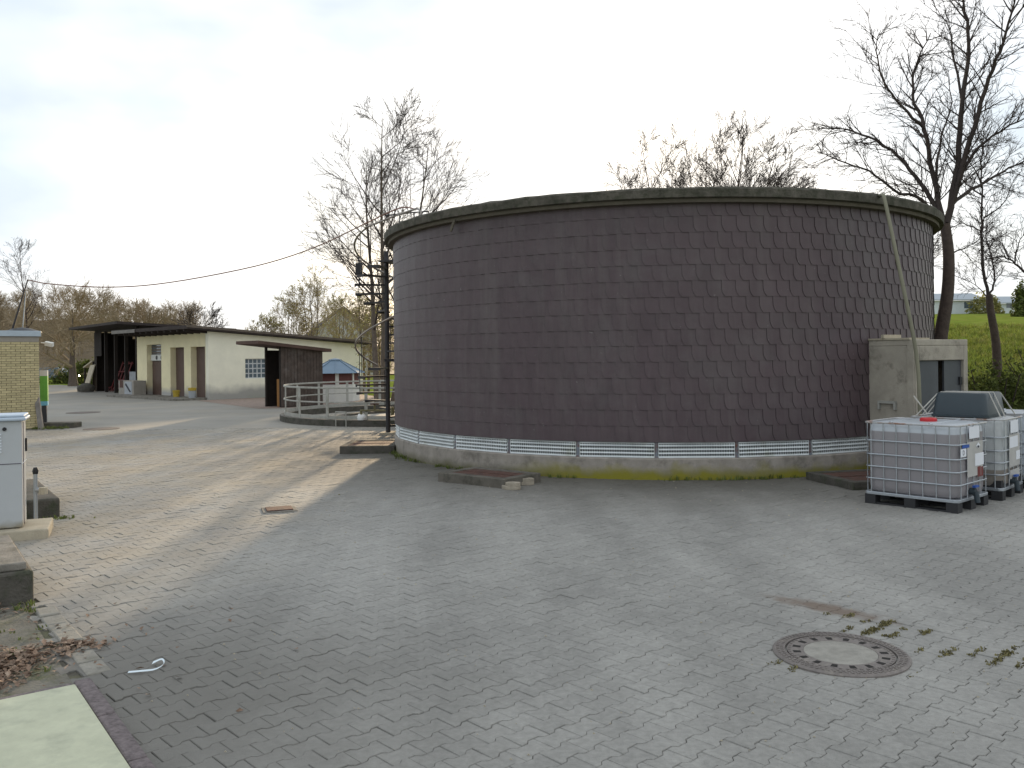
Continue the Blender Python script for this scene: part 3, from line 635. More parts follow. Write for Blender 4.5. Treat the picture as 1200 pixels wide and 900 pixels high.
b = MB(); b.hexa([(.36, .36, 2.62), (GL - .36, .36, 2.62), (GL - .36, FL - .36, 2.62), (.36, FL - .36, 2.62), (.36, .36, 2.7), (GL - .36, .36, 2.7), (GL - .36, FL - .36, 2.7), (.36, FL - .36, 2.7)]); b.build('ceiling', M['roofdark'], mbld)
def rt(x): return 3.605 - .068 * x
b = MB(); X0, X1, Y0, Y1 = -1.25, GL + .45, -.35, FL + .3
b.hexa([(X0, Y0, rt(X0) - .17), (X1, Y0, rt(X1) - .17), (X1, Y1, rt(X1) - .17), (X0, Y1, rt(X0) - .17), (X0, Y0, rt(X0)), (X1, Y0, rt(X1)), (X1, Y1, rt(X1)), (X0, Y1, rt(X0))])
rf = b.build('roof', M['roofdark'], mbld)
b = MB(); b.hexa([(X0 - .02, Y0 - .025, rt(X0) - .1), (X1, Y0 - .025, rt(X1) - .1), (X1, Y0 - .003, rt(X1) - .1), (X0 - .02, Y0 - .003, rt(X0) - .1), (X0 - .02, Y0 - .025, rt(X0) + .02), (X1, Y0 - .025, rt(X1) + .02), (X1, Y0 - .003, rt(X1) + .02), (X0 - .02, Y0 - .003, rt(X0) + .02)]); b.build('fascia', M['roofedge'], rf)
b = MB(); b.box(X0 - .045, X0 - .022, Y1 - 3.2, Y1 + .02, rt(X0) - .2, rt(X0) - .02); b.build('fascia', M['plank'], rf)
for i in range(12):
    yy = .1 + i * .75; b = MB(); b.hexa([(X0 + .05, yy, rt(X0) - .29), (-.002, yy, rt(0) - .29), (-.002, yy + .09, rt(0) - .29), (X0 + .05, yy + .09, rt(X0) - .29), (X0 + .05, yy, rt(X0) - .172), (-.002, yy, rt(0) - .172), (-.002, yy + .09, rt(0) - .172), (X0 + .05, yy + .09, rt(X0) - .172)]); b.build('rafter', M['roofdark'], rf)
for k, (o0, o1, oh) in enumerate(ops):
    top = oh if k < 2 else 1.95
    b = MB(); b.box(.30, .345, o0 + .02, o1 - .02, .0, top - .01); d_ = b.build('door', M['doorbrown'], mbld)
    b = MB(); b.box(.27, .30, o0 + .10, o0 + .16, 1.0, 1.15); b.build('handle', M['galv'], d_)
o0, o1, oh = ops[2]
b = MB(); b.box(.22, .345, o0 + .02, o1 - .02, 1.97, 2.30); wv = b.build('vent_unit', M['whitewall'], mbld)
for c in (.45, 1.1):
    b = MB(); b.tube([(.205, o0 + c, 2.135), (.222, o0 + c, 2.135)], .12, 12); b.build('fan', M['black'], wv)
b = MB(); b.box(.28, .30, o0 + .02, o1 - .02, 2.32, oh - .02); b.build('window', M['glass'], mbld)
for k in range(3):
    b = MB(); zz = 2.36 + k * .16; b.box(.255, .28, o0 + .04, o1 - .04, zz, zz + .09); b.build('louvre', M['roofedge'], mbld)
wf = MB(); wf.box(2.0, 3.45, .10, .16, 1.0, 1.04); wf.box(2.0, 3.45, .10, .16, 1.98, 2.02); wf.box(2.0, 2.04, .10, .16, 1.04, 1.98); wf.box(3.41, 3.45, .10, .16, 1.04, 1.98)
for i in range(1, 6): wf.box(2.0 + 1.45*i/6 - .025, 2.0 + 1.45*i/6 + .025, .105, .155, 1.04, 1.98)
for j in range(1, 4): wf.box(2.04, 3.41, .108, .152, 1.0 + 1.02*j/4 - .025, 1.0 + 1.02*j/4 + .025)
wo = wf.build('window', M['frame'], mbld)
for i in range(6):
    for j in range(4):
        b = MB(); x0 = 2.0 + 1.45*i/6 + .03; z0 = 1.0 + 1.02*j/4 + .03; b.box(x0, x0 + 1.45/6 - .06, .12, .14, z0, z0 + 1.02/4 - .06); b.build('pane', M['glass'], wo)
b = MB(); b.box(-1.7, -.0, .2, 8.8, -.02, .09); tag(b.build('door_platform', M['conc'], None, (CX, CY, 0), CT), kind='structure')
# items in front of it
def loc45(x, y): c, s = math.cos(CT), math.sin(CT); return (CX + x*c - y*s, CY + x*s + y*c)
def bucket(label, x, y, r, h, m1, m2, lidm=None):
    p = loc45(x, y); t = thing('bucket', label, 'bucket', (p[0], p[1], .09), 0, 'buckets by the brown doors')
    b = MB(); b.lathe([(.001, 0), (r * .85, 0), (r, h), (r * .92, h), (r * .8, .03), (.001, .03)], 16, closed=False); b.build('pail', m1, t, smooth=40)
    b = MB(); b.lathe([(r * 1.02, h * .72), (r * 1.06, h), (r * .9, h + .01), (r * .9, h * .72)], 16); b.build('rim_band', m2, t)
bucket('yellow bucket standing by the middle brown door', -.5, 2.6, .18, .33, M['yellow'], M['yellow'])
bucket('grey bucket with yellow rim standing by the right brown door', -.6, .55, .19, .50, M['greyplastic'], M['yellow'])

# white appliances / panels in front of the open shed
p = loc45(-.9, 8.2); t = thing('metal_cabinet', 'battered white cabinet with dark round door before the first brown door', 'cabinet', (p[0], p[1], .02), CT)
b = MB(); b.box(0, .7, -1.1, 1.0, 0, .85); b.build('body', M['band'], t, bev=.02)
b = MB(); b.box(-.02, 0, -.9, .1, .1, .8); d_ = b.build('panel', M['greyplastic'], t)
b = MB(); b.hexa([(-.03, -.8, .25), (-.02, -.8, .25), (-.02, -.65, .2), (-.03, -.65, .2), (-.03, -.1, .72), (-.02, -.1, .72), (-.02, .0, .62), (-.03, .0, .62)]); b.build('stripe', M['ink'], d_)
b = MB(); b.box(-.02, 0, .35, .8, .45, .85); b.build('rust_patch', M['rustlid'], t)

# ------------------------------------------------------------------ open shed
OT = R_(38.8); ox, oy = -21.75, 50.9
sh = thing('open_shed', 'dark timber open fronted shed left of the cream building', 'shed', (ox, oy, 0), OT)
OL = 9.4
for i in range(5):
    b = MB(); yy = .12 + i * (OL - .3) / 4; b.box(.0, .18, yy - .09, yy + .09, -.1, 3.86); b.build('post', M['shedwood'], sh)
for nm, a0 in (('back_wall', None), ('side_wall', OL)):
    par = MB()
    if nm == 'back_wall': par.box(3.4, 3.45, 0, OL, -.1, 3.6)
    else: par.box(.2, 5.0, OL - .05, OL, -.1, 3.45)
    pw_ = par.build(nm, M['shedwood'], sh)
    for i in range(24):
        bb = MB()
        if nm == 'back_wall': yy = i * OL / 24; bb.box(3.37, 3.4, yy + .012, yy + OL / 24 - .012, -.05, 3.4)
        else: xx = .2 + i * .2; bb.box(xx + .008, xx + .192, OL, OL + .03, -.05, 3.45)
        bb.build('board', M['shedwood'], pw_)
b = MB(); b.box(.02, .16, .0, OL, 3.86, 4.0); b.box(.02, 2.4, OL - .001, OL + .06, 2.0, 3.85); b.build('beam', M['shedwood'], sh)
b = MB(); z = lambda x: 4.12 - .05 * x
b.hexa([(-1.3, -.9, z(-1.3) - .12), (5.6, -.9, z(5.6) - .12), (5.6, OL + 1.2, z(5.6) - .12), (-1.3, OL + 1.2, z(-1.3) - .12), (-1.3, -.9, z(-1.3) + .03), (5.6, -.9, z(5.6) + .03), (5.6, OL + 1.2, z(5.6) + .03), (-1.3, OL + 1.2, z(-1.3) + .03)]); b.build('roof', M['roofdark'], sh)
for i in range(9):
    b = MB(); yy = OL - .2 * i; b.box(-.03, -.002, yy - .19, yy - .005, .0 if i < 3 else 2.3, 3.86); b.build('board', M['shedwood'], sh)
def loco(x, y): c, s = math.cos(OT), math.sin(OT); return (ox + x*c - y*s, oy + x*s + y*c)
p = loco(.7, 6.8); t = thing('red_harrow', 'rusty red farm harrow leaning inside the dark open shed', 'farm implement', (p[0], p[1], 0), OT)
b = MB()
for yy in (-1.2, -.5, .2, .9): b.tube([(0, yy, .05), (.7, yy + .25, 1.9)], .05, 5)
for k in range(4): q = k / 3; b.tube([(.7*q, -1.3 + .25*q, .2 + 1.6*q), (.7*q, 1.1 + .25*q, .2 + 1.6*q)], .045, 5)
b.build('frame', M['red'], t)
for k in range(5):
    b = MB(); yy = -1.1 + k * .5; b.tube([(0, yy, .3), (-.35, yy, .25), (-.45, yy - .03, -.0)], [.03, .03, .015], 5); b.build('tine', M['red'], t)
b = MB(); b.hexa([(-.75, -1.5, .1), (-.7, -1.5, .1), (-.35, -.9, .5), (-.4, -.9, .5), (-.75, -1.5, .32), (-.7, -1.5, .32), (-.35, -.9, .85), (-.4, -.9, .85)]); b.build('blade', M['red'], t)
p = loco(1.6, 3.2); t = thing('trailer', 'dark two wheeled trailer parked in the open shed', 'trailer', (p[0], p[1], 0), OT)
b = MB(); b.box(-.8, 1.6, -1.3, 1.2, .75, .87); b.box(-.8, -.75, -1.3, 1.2, .87, 1.3); b.build('bed', M['greyplastic'], t)
for yy in (-1.35, 1.25):
    b = MB(); b.tube([(0, yy - .1, .38), (0, yy + .1, .38)], .38, 20); wh = b.build('wheel', M['tyre'], t, smooth=40)
    b = MB(); b.tube([(0, yy - .115, .38), (0, yy + .115, .38)], .18, 14); b.build('rim', M['galv'], wh)
p = loco(-.6, 9.5); b = MB(); b.hexa([(0, -.5, 0), (.06, -.5, 0), (.06, .7, 0), (0, .7, 0), (.5, -.5, 1.75), (.56, -.5, 1.75), (.56, .7, 1.7), (.5, .7, 1.7)]); tag(b.build('leaning_slab', M['conclight'], None, (p[0], p[1], 0), OT), 'pale board leaning at the open end of the dark shed', 'board')
p = loco(-.9, 7.9); b = MB(); b.lathe([(.001, 0), (.42, .02), (.5, .22), (.45, .4), (.2, .52), (.001, .55)], 14, closed=False); rq = random.Random(4); b.v = [(x * rq.uniform(.9, 1.1) * 1.1, y * rq.uniform(.9, 1.1), z_ * rq.uniform(.92, 1.08)) for x, y, z_ in b.v]
tag(b.build('boulder', M['concdark'], None, (p[0], p[1], 0), smooth=60), 'mossy boulder on the ground at the shed end', 'boulder')
t = thing('lean_to', 'small pale lean-to roof on posts behind the shed end', 'shelter', (*loco(1.2, 11.4), 0), OT)
b = MB(); b.hexa([(-1.2, -1.3, 1.95), (1.2, -1.3, 2.0), (1.2, 1.2, 1.55), (-1.2, 1.2, 1.5), (-1.2, -1.3, 2.03), (1.2, -1.3, 2.08), (1.2, 1.2, 1.63), (-1.2, 1.2, 1.58)]); b.build('roof', M['conclight'], t)
for xx, yy, zz in ((-1.1, -1.2, 1.95), (1.1, -1.2, 1.95), (-1.1, 1.1, 1.5), (1.1, 1.1, 1.5)):
    b = MB(); b.tube([(xx, yy, 0), (xx, yy, zz)], .06, 6); b.build('post', M['shedwood'], t)

# ------------------------------------------------------------------ wooden hut
hut = thing('wooden_hut', 'small dark board hut with overhanging pent roof before the cream gable', 'hut', (-9.55, 36.3, 0), R_(45))
def hz(x): return 2.50 - .10 * x
for i in range(13):                                  # right face boards (y=0 plane)
    b = MB(); x0 = i * 2.0 / 13; x1 = (i + 1) * 2.0 / 13 - .012; dy = .004 * (i % 3)
    b.hexa([(x0, -.025 - dy, .02), (x1, -.025 - dy, .02), (x1, 0, .02), (x0, 0, .02), (x0, -.025 - dy, hz(x0)), (x1, -.025 - dy, hz(x1)), (x1, 0, hz(x1)), (x0, 0, hz(x0))]); b.build('board', M['hutwood'], hut)
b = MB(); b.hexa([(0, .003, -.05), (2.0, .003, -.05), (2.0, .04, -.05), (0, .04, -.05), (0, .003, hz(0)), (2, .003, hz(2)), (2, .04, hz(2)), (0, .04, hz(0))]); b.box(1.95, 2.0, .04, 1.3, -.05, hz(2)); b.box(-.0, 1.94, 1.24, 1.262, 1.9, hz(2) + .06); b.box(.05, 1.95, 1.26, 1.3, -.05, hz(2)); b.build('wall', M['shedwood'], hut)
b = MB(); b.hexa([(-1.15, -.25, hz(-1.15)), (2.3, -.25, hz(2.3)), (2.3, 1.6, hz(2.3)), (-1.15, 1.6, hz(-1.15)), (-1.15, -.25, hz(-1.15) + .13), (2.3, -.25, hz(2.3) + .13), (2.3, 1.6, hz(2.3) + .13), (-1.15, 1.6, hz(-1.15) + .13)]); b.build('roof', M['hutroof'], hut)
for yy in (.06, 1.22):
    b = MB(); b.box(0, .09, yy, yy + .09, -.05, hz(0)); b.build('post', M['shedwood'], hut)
b = MB(); b.box(.12, .16, .2, .55, .0, 1.15); b.box(.11, .17, .2, .24, 0, 1.2); tag(b.build('orange_board', M['orangewood'], None, (-9.55, 36.3, 0), R_(45)), 'orange board standing in the open side of the wooden hut', 'board')

# ------------------------------------------------------------------ low pavilion with blue cone roof
pv_ = thing('pump_house', 'low octagonal hut with pleated blue grey sheet roof behind the railing', 'hut', (-8.35, 41.5, 0), .2)
n8 = 8; ra_, rw = 1.40, 1.12
b = MB(); b.add([(ra_*math.cos(2*PI*i/n8), ra_*math.sin(2*PI*i/n8), 1.30) for i in range(n8)] + [(.28*math.cos(2*PI*i/n8), .28*math.sin(2*PI*i/n8), 1.88) for i in range(n8)],
              [(i, (i+1) % n8, n8 + (i+1) % n8, n8 + i) for i in range(n8)] + [tuple(range(n8, 2*n8)), tuple(range(n8 - 1, -1, -1))]); rf = b.build('roof', M['blueroof'], pv_)
for i in range(n8):
    a = 2*PI*i/n8; b = MB(); b.tube([(ra_*math.cos(a), ra_*math.sin(a), 1.315), (.28*math.cos(a), .28*math.sin(a), 1.895)], .02, 4); b.build('ridge', M['blueroof'], rf)
b = MB(); b.lathe([(.3, 1.88), (.3, 1.94), (.001, 2.0)], 8, closed=False); b.build('cap', M['blueroof'], rf)
for i in range(n8):
    a0, a1 = 2*PI*i/n8, 2*PI*(i+1)/n8; p0 = Vector((rw*math.cos(a0), rw*math.sin(a0), 0)); p1 = Vector((rw*math.cos(a1), rw*math.sin(a1), 0))
    b = MB(); q0_, q1_ = p0 * .94, p1 * .94; b.prism([q0_.to_tuple()[:2], p0.to_tuple()[:2], p1.to_tuple()[:2], q1_.to_tuple()[:2]], -.05, .78); b.prism([q0_.to_tuple()[:2], p0.to_tuple()[:2], p0.lerp(p1, .2).to_tuple()[:2], q0_.lerp(q1_, .2).to_tuple()[:2]], .78, 1.29); b.build('wall', M['whitewall'], pv_)
    b = MB(); b.prism([q0_.lerp(q1_, .22).to_tuple()[:2], (p0.lerp(p1, .22) * .98).to_tuple()[:2], (p0.lerp(p1, .98) * .98).to_tuple()[:2], q0_.lerp(q1_, .98).to_tuple()[:2]], .785, 1.285); b.build('panel', M['redbrown'], pv_)

# ------------------------------------------------------------------ yellow brick house at left
BXR, BY = -14.1, 26.2
bh = thing('brick_house', 'yellow brick flat roofed small building behind the grey cabinet', 'building', (BXR, BY, 0), R_(43))
b = MB(); b.box(-4.6, 0, .02, 4.0, -.1, 2.58); b.build('wall', M['mortar'], bh)
b = MB(); b.box(-4.6, .004, -.003, 4.0, 2.58, 2.74); b.build('concrete_band', M['band'], bh)
b = MB(); b.box(-4.7, .05, -.06, 4.1, 2.74, 2.905); b.build('roof_edge', M['fascia'], bh, bev=.01)
bl, bhh = .24, .071
bb = MB(); bb.box(0, bl - .0, 0, .03, 0, bhh - .012); 
for k in range(8): pass
bmf = MB().box(0, .24, 0, .035, 0, .060).mesh('brick', M['brick']); bmh = MB().box(0, .115, 0, .035, 0, .060).mesh('brick', M['brick'])
for r in range(36):
    z = .02 + r * .0712; x = 0; first = True
    while x > -1.55:
        half = (r % 2 == 0 and first); wd = .115 if half else .24; first = False
        o = obj('brick', bmh if half else bmf, bh, (x - wd, -.015 + rng.uniform(-.003, .002), z)); x -= wd + .012
fl = MB(); fl.box(-.12, .12, -.05, .05, -.06, .06); fl.tube([(-.1, 0, 0), (-.28, .05, -.03)], .02, 5)
fo = fl.build('floodlight', M['whitewall'], None, (BXR + .10, BY + .4, 2.52)); fo.rotation_euler = (.35, .2, 0); tag(fo, 'white floodlight fixed to the corner of the brick house', 'lamp')
# green sign
t = thing('green_sign', 'narrow green panel with white top and blue foot on a dark post', 'sign', (-14.42, 27.05, 0), R_(10))
b = MB(); b.box(-.1, .12, -.04, .04, .77, 1.55); b.build('green_panel', M['green'], t)
b = MB(); b.box(-.1, .12, -.042, .04, 1.55, 1.72); b.build('white_top', M['whitewall'], t)
b = MB(); b.box(-.1, .12, -.042, .04, .64, .77); b.build('blue_foot', M['cyan'], t)
b = MB(); b.box(-.06, .08, -.03, .03, -.02, .64); b.build('post', M['doorsteel'], t)
b = MB(); b.hexa([(.02, -.3, -.02), (.16, -.3, -.02), (.16, -.22, -.02), (.02, -.22, -.02), (-.28, .04, 1.0), (-.14, .04, 1.0), (-.14, .1, 1.0), (-.28, .1, 1.0)]); tag(b.build('leaning_plank', M['plank'], None, (-13.98, 26.15, 0)), 'grey plank leaning against the corner of the brick house', 'plank')
b = MB(); b.box(0, 1.05, 0, .55, -.05, .14); tag(b.build('low_kerb_block', M['concdark'], None, (-14.25, 26.40, 0), .05, bev=.02), 'low dark concrete kerb block at the brick house corner', 'kerb')
# mast and cable
ms = thing('roof_mast', 'thin leaning two legged mast on the brick house roof', 'mast', (-15.15, 27.2, 2.9))
q = ppt(33.5, 328, 27.2)
b = MB(); b.tube([(-.32, 0, .02), (q.x + 15.15, 0, q.z - 2.9)], [.035, .02], 6); b.build('pole', M['steel_dark'], ms)
b = MB(); b.tube([(-.10, .2, .02), (q.x + 15.15 - .06, 0, q.z - 2.9 - .35)], .018, 5); b.build('strut', M['galv'], ms)
b = MB(); b.lathe([(.001, .16), (.25, .12), (.55, .02), (.55, -.0), (.001, -.0)], 20, closed=False); b.build('base_dome', M['black'], ms, smooth=60)
cp = [ppt(33.5, 328, 27.2), ppt(62, 333, 26.9), ppt(130, 336.5, 26.4), ppt(200, 331, 25.8), ppt(300, 312, 25), ppt(370, 290, 24.2), ppt(430, 262, 23.2), ppt(470, 244, 22), ppt(490, 245, 21)]
b = MB(); b.tube(smoothline(cp, 5), .016, 5); tag(b.build('cable', M['rustcable']), 'sagging reddish cable strung from the roof mast to the tank top', 'cable')

# ------------------------------------------------------------------ grey cabinet on plinth
GAc = R_(24)
t = thing('electrical_cabinet', 'grey plastic electrical cabinet with pale lid at the left edge', 'cabinet', (-5.57, 9.97, .0), GAc)
b = MB(); b.box(-1.0, 0, 0, .46, .12, 1.33); cb = b.build('body', M['cabinet'], t, bev=.012)
b = MB(); b.box(-1.04, .045, -.045, .5, 1.33, 1.37); b.box(-1.02, .03, -.03, .48, 1.37, 1.40); b.build('lid', M['cabtop'], t, bev=.015)
b = MB(); b.box(.0005, .006, .13, .14, .14, 1.31); b.build('seam', M['darkgap'], t)
b = MB(); b.box(.0005, .006, 0.0, .46, .84, .846); b.build('seam', M['vent'], t)
b = MB(); b.box(-.99, -.012, -.005, .0, .842, .848); b.build('seam', M['darkgap'], t)
b = MB(); b.box(.0, .02, .36, .40, .95, 1.1); b.build('hinge', M['black'], t)
b = MB(); b.tube([(-.17, -.014, 1.24), (-.17, .0, 1.24)], .021, 12); b.build('lock', M['black'], t)
for k in range(7):
    b = MB(); z_ = .97 + k * .033; b.add([(-.62, -.003, z_), (-.20, -.003, z_), (-.20, -.016, z_ + .012), (-.62, -.016, z_ + .012), (-.20, -.002, z_ + .020), (-.62, -.002, z_ + .020)], [(0, 1, 2, 3), (3, 2, 4, 5)]); b.build('vent_slat', M['vent'], t)
b = MB(); b.box(-1.15, .27, -.16, .62, -.1, .11); tag(b.build('concrete_plinth', M['conclight'], None, (-5.57, 9.97, 0), GAc, bev=.015), 'pale concrete plinth under the grey cabinet', 'plinth')
t = thing('standpipe', 'grey standpipe with valve head behind the cabinet', 'pipe', (-5.86, 10.78, 0))
b = MB(); b.tube([(0, 0, 0), (0, 0, .62)], .024, 8); b.tube([(.0, .0, .42), (.12, .02, .42)], .03, 8); b.build('pipe', M['galv'], t, smooth=40)
b = MB(); b.lathe([(.001, .62), (.03, .62), (.035, .66), (.02, .70), (.001, .70)], 10, closed=False); b.build('head', M['black'], t, smooth=40)
b = MB(); b.tube([(.12, -.05, .38), (.12, -.05, .46)], .05, 8); b.build('tap', M['conclight'], t)
# low blocks
t = thing('low_concrete_block', 'dark low concrete block wall end behind the grey cabinet', 'block', (-5.83, 11.3, 0), R_(35), 'low concrete blocks at left')
b = MB(); b.box(-.75, 0, 0, 2.3, -.1, .245); b.build('block', M['concdark'], t, bev=.03)
t = thing('capped_concrete_block', 'mossy concrete block with capping slab at the left edge in front', 'block', (-3.985, 7.29, 0), R_(35), 'low concrete blocks at left')
b = MB(); b.box(-1.1, 0, 0, 1.5, -.1, .27); b.build('block', M['concdark'], t, bev=.025)
b = MB(); b.box(-1.1, -.045, .05, 1.46, .271, .335); b.build('cap_slab', M['conc'], t, bev=.012)
# pale green cover on its kerb, bottom left corner
t = thing('green_pit_cover', 'pale green flat pit cover in a stone kerb at the bottom left', 'pit cover', (-2.653, 5.296, 0), R_(-53.5))
# local x along the right edge (towards the camera), local y to the right; cover lies at y<0
b = MB(); b.box(-.0, 2.6, -1.3, 0, -.1, .055); b.build('cover', M['greenplate'], t, bev=.006)
for k in range(4):
    b = MB(); b.box(-.10 + k * .68, -.10 + k * .68 + .672, .006, .105, -.1, .045); b.build('kerb_stone', M['kerbpurple'], t, bev=.012)
b = MB(); b.box(-.10, -.006, -1.4, .0, -.1, .035); b.build('rear_kerb', M['kerbpurple'], t, bev=.012)
# ribbon
rbp = smoothline([(-.13, -.03, .006), (-.05, -.045, .012), (.03, -.02, .008), (.07, .05, .014), (.05, .10, .03), (-.01, .115, .006)], 5)
b = MB(); n = len(rbp); wv = []
for i, p in enumerate(rbp):
    wd = .007 + .013 * sstep(.75, 1.0, i / n); wv += [(p.x, p.y - wd, p.z), (p.x + .004, p.y + wd, p.z + .006)]
b.add(wv, [(2*i, 2*i + 2, 2*i + 3, 2*i + 1) for i in range(n - 1)])
ro = b.build('ribbon', M['ribbon'], None, (-2.35, 5.66, .004), .2); so = ro.modifiers.new('s', 'SOLIDIFY'); so.thickness = .001
tag(ro, 'curled scrap of pale blue white ribbon on the paving', 'ribbon')

# ------------------------------------------------------------------ liquid containers
def ibcmat(name, liquid, level, top=(.66, .70, .74)):
    m = mat(name, top, rough=.35, var=.05, bump=0, spec=.5, trans=.35)
    t = m.node_tree; n = t.nodes; l = t.links; b = n['Principled BSDF']
    co = n.new('ShaderNodeTexCoord'); s = n.new('ShaderNodeSeparateXYZ'); l.new(co.outputs['Object'], s.inputs[0])
    mr = n.new('ShaderNodeMapRange'); mr.inputs[1].default_value = level - .006; mr.inputs[2].default_value = level + .006; l.new(s.outputs[2], mr.inputs[0])
    mc = n.new('ShaderNodeMixRGB'); mc.inputs[1].default_value = (*liquid, 1); mc.inputs[2].default_value = (*top, 1); l.new(mr.outputs[0], mc.inputs[0])
    l.new(mc.outputs[0], b.inputs['Base Color'])
    for q in n:
        if q.type == 'BSDF_TRANSLUCENT': l.new(mc.outputs[0], q.inputs[0])
    return m
def rrect(hx, hy, r, k=4):
    o = []
    for cx, cy, a in ((hx - r, hy - r, 0), (-hx + r, hy - r, 90), (-hx + r, -hy + r, 180), (hx - r, -hy + r, 270)):
        for i in range(k + 1): q = R_(a + 90 * i / k); o.append((cx + r * math.cos(q), cy + r * math.sin(q)))
    return o
def text_mesh(txt, size, m):
    c = bpy.data.curves.new('txt', 'FONT'); c.body = txt; c.size = size; c.align_x = 'CENTER'; c.align_y = 'CENTER'
    o = bpy.data.objects.new('txt', c); COL.objects.link(o); bpy.context.view_layer.update()
    me = bpy.data.meshes.new_from_object(o.evaluated_get(bpy.context.evaluated_depsgraph_get())); bpy.data.objects.remove(o); me.materials.clear(); me.materials.append(m); return me
def ibc(label, near, adir, bm, marks, cap=True):
    """near: ground point of the near corner; adir: direction of the short side with the valve (towards right)"""
    # local x along short side (width 1.0), local y along long side (1.2) to the left rear; origin at near corner
    t = thing('liquid_container', label, 'container', (near[0], near[1], 0), adir, 'caged liquid containers')
    cx, cy = .5, .6
    b = MB()                                            # bottle: stacked rounded rings
    lev = [(.165, .90), (.19, .965), (.26, .985), (.95, .985), (1.03, .965), (1.075, .90), (1.09, .75)]
    ring = []
    for z, s_ in lev:
        ring.append([(x + cx, y + cy, z) for x, y in rrect(.488 * s_, .588 * s_, .15 * s_, 6)])
    k = len(ring[0]); vs = [p for r_ in ring for p in r_]; fs = []
    for i in range(len(ring) - 1):
        for j in range(k): fs.append((i*k + j, i*k + (j+1) % k, (i+1)*k + (j+1) % k, (i+1)*k + j))
    fs.append(tuple(range(k - 1, -1, -1))); fs.append(tuple((len(ring) - 1) * k + j for j in range(k)))
    b.add(vs, fs); bo = b.build('bottle', bm, t, smooth=50)
    if cap: b = MB(); b.lathe([(.001, 1.135), (.09, 1.135), (.105, 1.12), (.105, 1.085), (.001, 1.085)], 20, cx=cx - .02, cy=cy - .05, closed=False); b.build('screw_cap', M['redcap'], bo, smooth=40)
    # cage
    for z, r_ in ((.34, .010), (.50, .010), (.66, .010), (.84, .010)):
        b = MB(); pl = [(x + cx, y + cy, z) for x, y in rrect(.495, .595, .09)]; b.tube(pl + [pl[0]], r_, 6, False); b.build('cage_ring', M['galv'], t, smooth=60)
    b = MB(); pl = [(x + cx, y + cy, 1.075) for x, y in rrect(.50, .60, .09)]; b.tube(pl + [pl[0]], .013, 6, False); b.build('top_rim', M['rimsteel'], t, smooth=60)
    pos = []
    for i in range(7): pos.append((.006, .10 + i * 1.0 / 6)); pos.append((.994, .10 + i * 1.0 / 6))
    for i in range(5): pos.append((.10 + i * .8 / 4, .006)); pos.append((.10 + i * .8 / 4, 1.194))
    up = MB(); up.tube([(0, 0, .15), (0, 0, 1.075)], .007, 5); um = up.mesh('cage_bar', M['galv'])
    for x, y in pos: obj('cage_bar', um, t, (x, y, 0))
    b = MB(); b.tube([(.02, .35, 1.09), (.98, .35, 1.09)], .011, 5); b.tube([(.02, .85, 1.09), (.98, .85, 1.09)], .011, 5); b.build('cross_bar', M['galv'], t)
    # pallet
    b = MB(); pl = rrect(.5, .6, .06); b.prism([(x + cx, y + cy) for x, y in pl], .125, .165); b.build('pallet_tray', M['galv'], t, bev=.006)
    fb = MB(); fb.box(-.075, .075, -.07, .07, 0, .125); fm = fb.mesh('pallet_foot', M['palletblack'])
    for i in range(3):
        for j in range(3): obj('pallet_foot', fm, t, (.08 + i * .42, .08 + j * .52, 0))
    b = MB(); b.box(.02, .14, .02, 1.18, .0, .022); b.box(.44, .56, .02, 1.18, .0, .022); b.box(.86, .98, .02, 1.18, .0, .022); b.build('pallet_runner', M['palletblack'], t)
    # valve and labels on the short side facing the camera (y = 0)
    b = MB(); b.tube([(.42, .03, .235), (.42, -.05, .235)], .045, 10); b.tube([(.42, -.05, .235), (.42, -.07, .10)], .034, 10); b.build('outlet_valve', M['tub'], t, smooth=40)
    b = MB(); b.box(.36, .48, -.07, -.03, .29, .315); b.build('valve_handle', M['blue'], t)
    b = MB(); b.box(.28, .78, -.006, -.002, .42, .86); b.build('label_plate', M['labelplate'], t)
    for nm, x0, x1, z0, z1, mm in marks:
        b = MB(); b.box(x0, x1, -.0095, -.006, z0, z1); b.build(nm, M[mm], t)
    return t
M['rimsteel'] = mat('rusting_rim', (.46, .46, .46), rough=.45, var=.1, bump=0, metal=.6, col2=(.30, .17, .12), c2scale=3.5, c2lo=.5, c2hi=.62)
bm1 = ibcmat('bottle_brown_liquid', (.38, .355, .365), .965); bm2 = ibcmat('bottle_pale_liquid', (.36, .32, .28), .40, (.62, .64, .64)); bm3 = ibcmat('bottle_empty', (.62, .62, .6), .2)
i1 = ibc('caged liquid container filled with brown liquid, red screw cap on top', (5.47, 10.81), R_(42), bm1,
    [('upper_label', .34, .66, .90, 1.05, 'paper'), ('box_label', .07, .24, .69, .79, 'paper'), ('blue_sticker', .12, .34, .795, .835, 'blue'), ('lower_label', .52, .80, .545, .70, 'paper'), ('hazard_label', .60, .70, .40, .53, 'red'), ('hazard_label', .72, .78, .40, .52, 'red')])
b = MB(); b.add([(.62, -.0105, .76), (.69, -.0105, .80), (.62, -.0105, .84), (.55, -.0105, .80)], [(0, 1, 2, 3)]); b.build('warning_diamond', M['paper'], i1)
b = MB(); b.add([(.62, -.0115, .765), (.655, -.0115, .785), (.645, -.0115, .80), (.595, -.0115, .80), (.585, -.0115, .785)], [(0, 1, 2, 3, 4)]); b.build('diamond_mark', M['ink'], i1)
o = obj('letter_d', text_mesh('D', .085, M['ink']), i1, (.155, -.0115, .738)); o.rotation_euler = (R_(90), 0, 0)
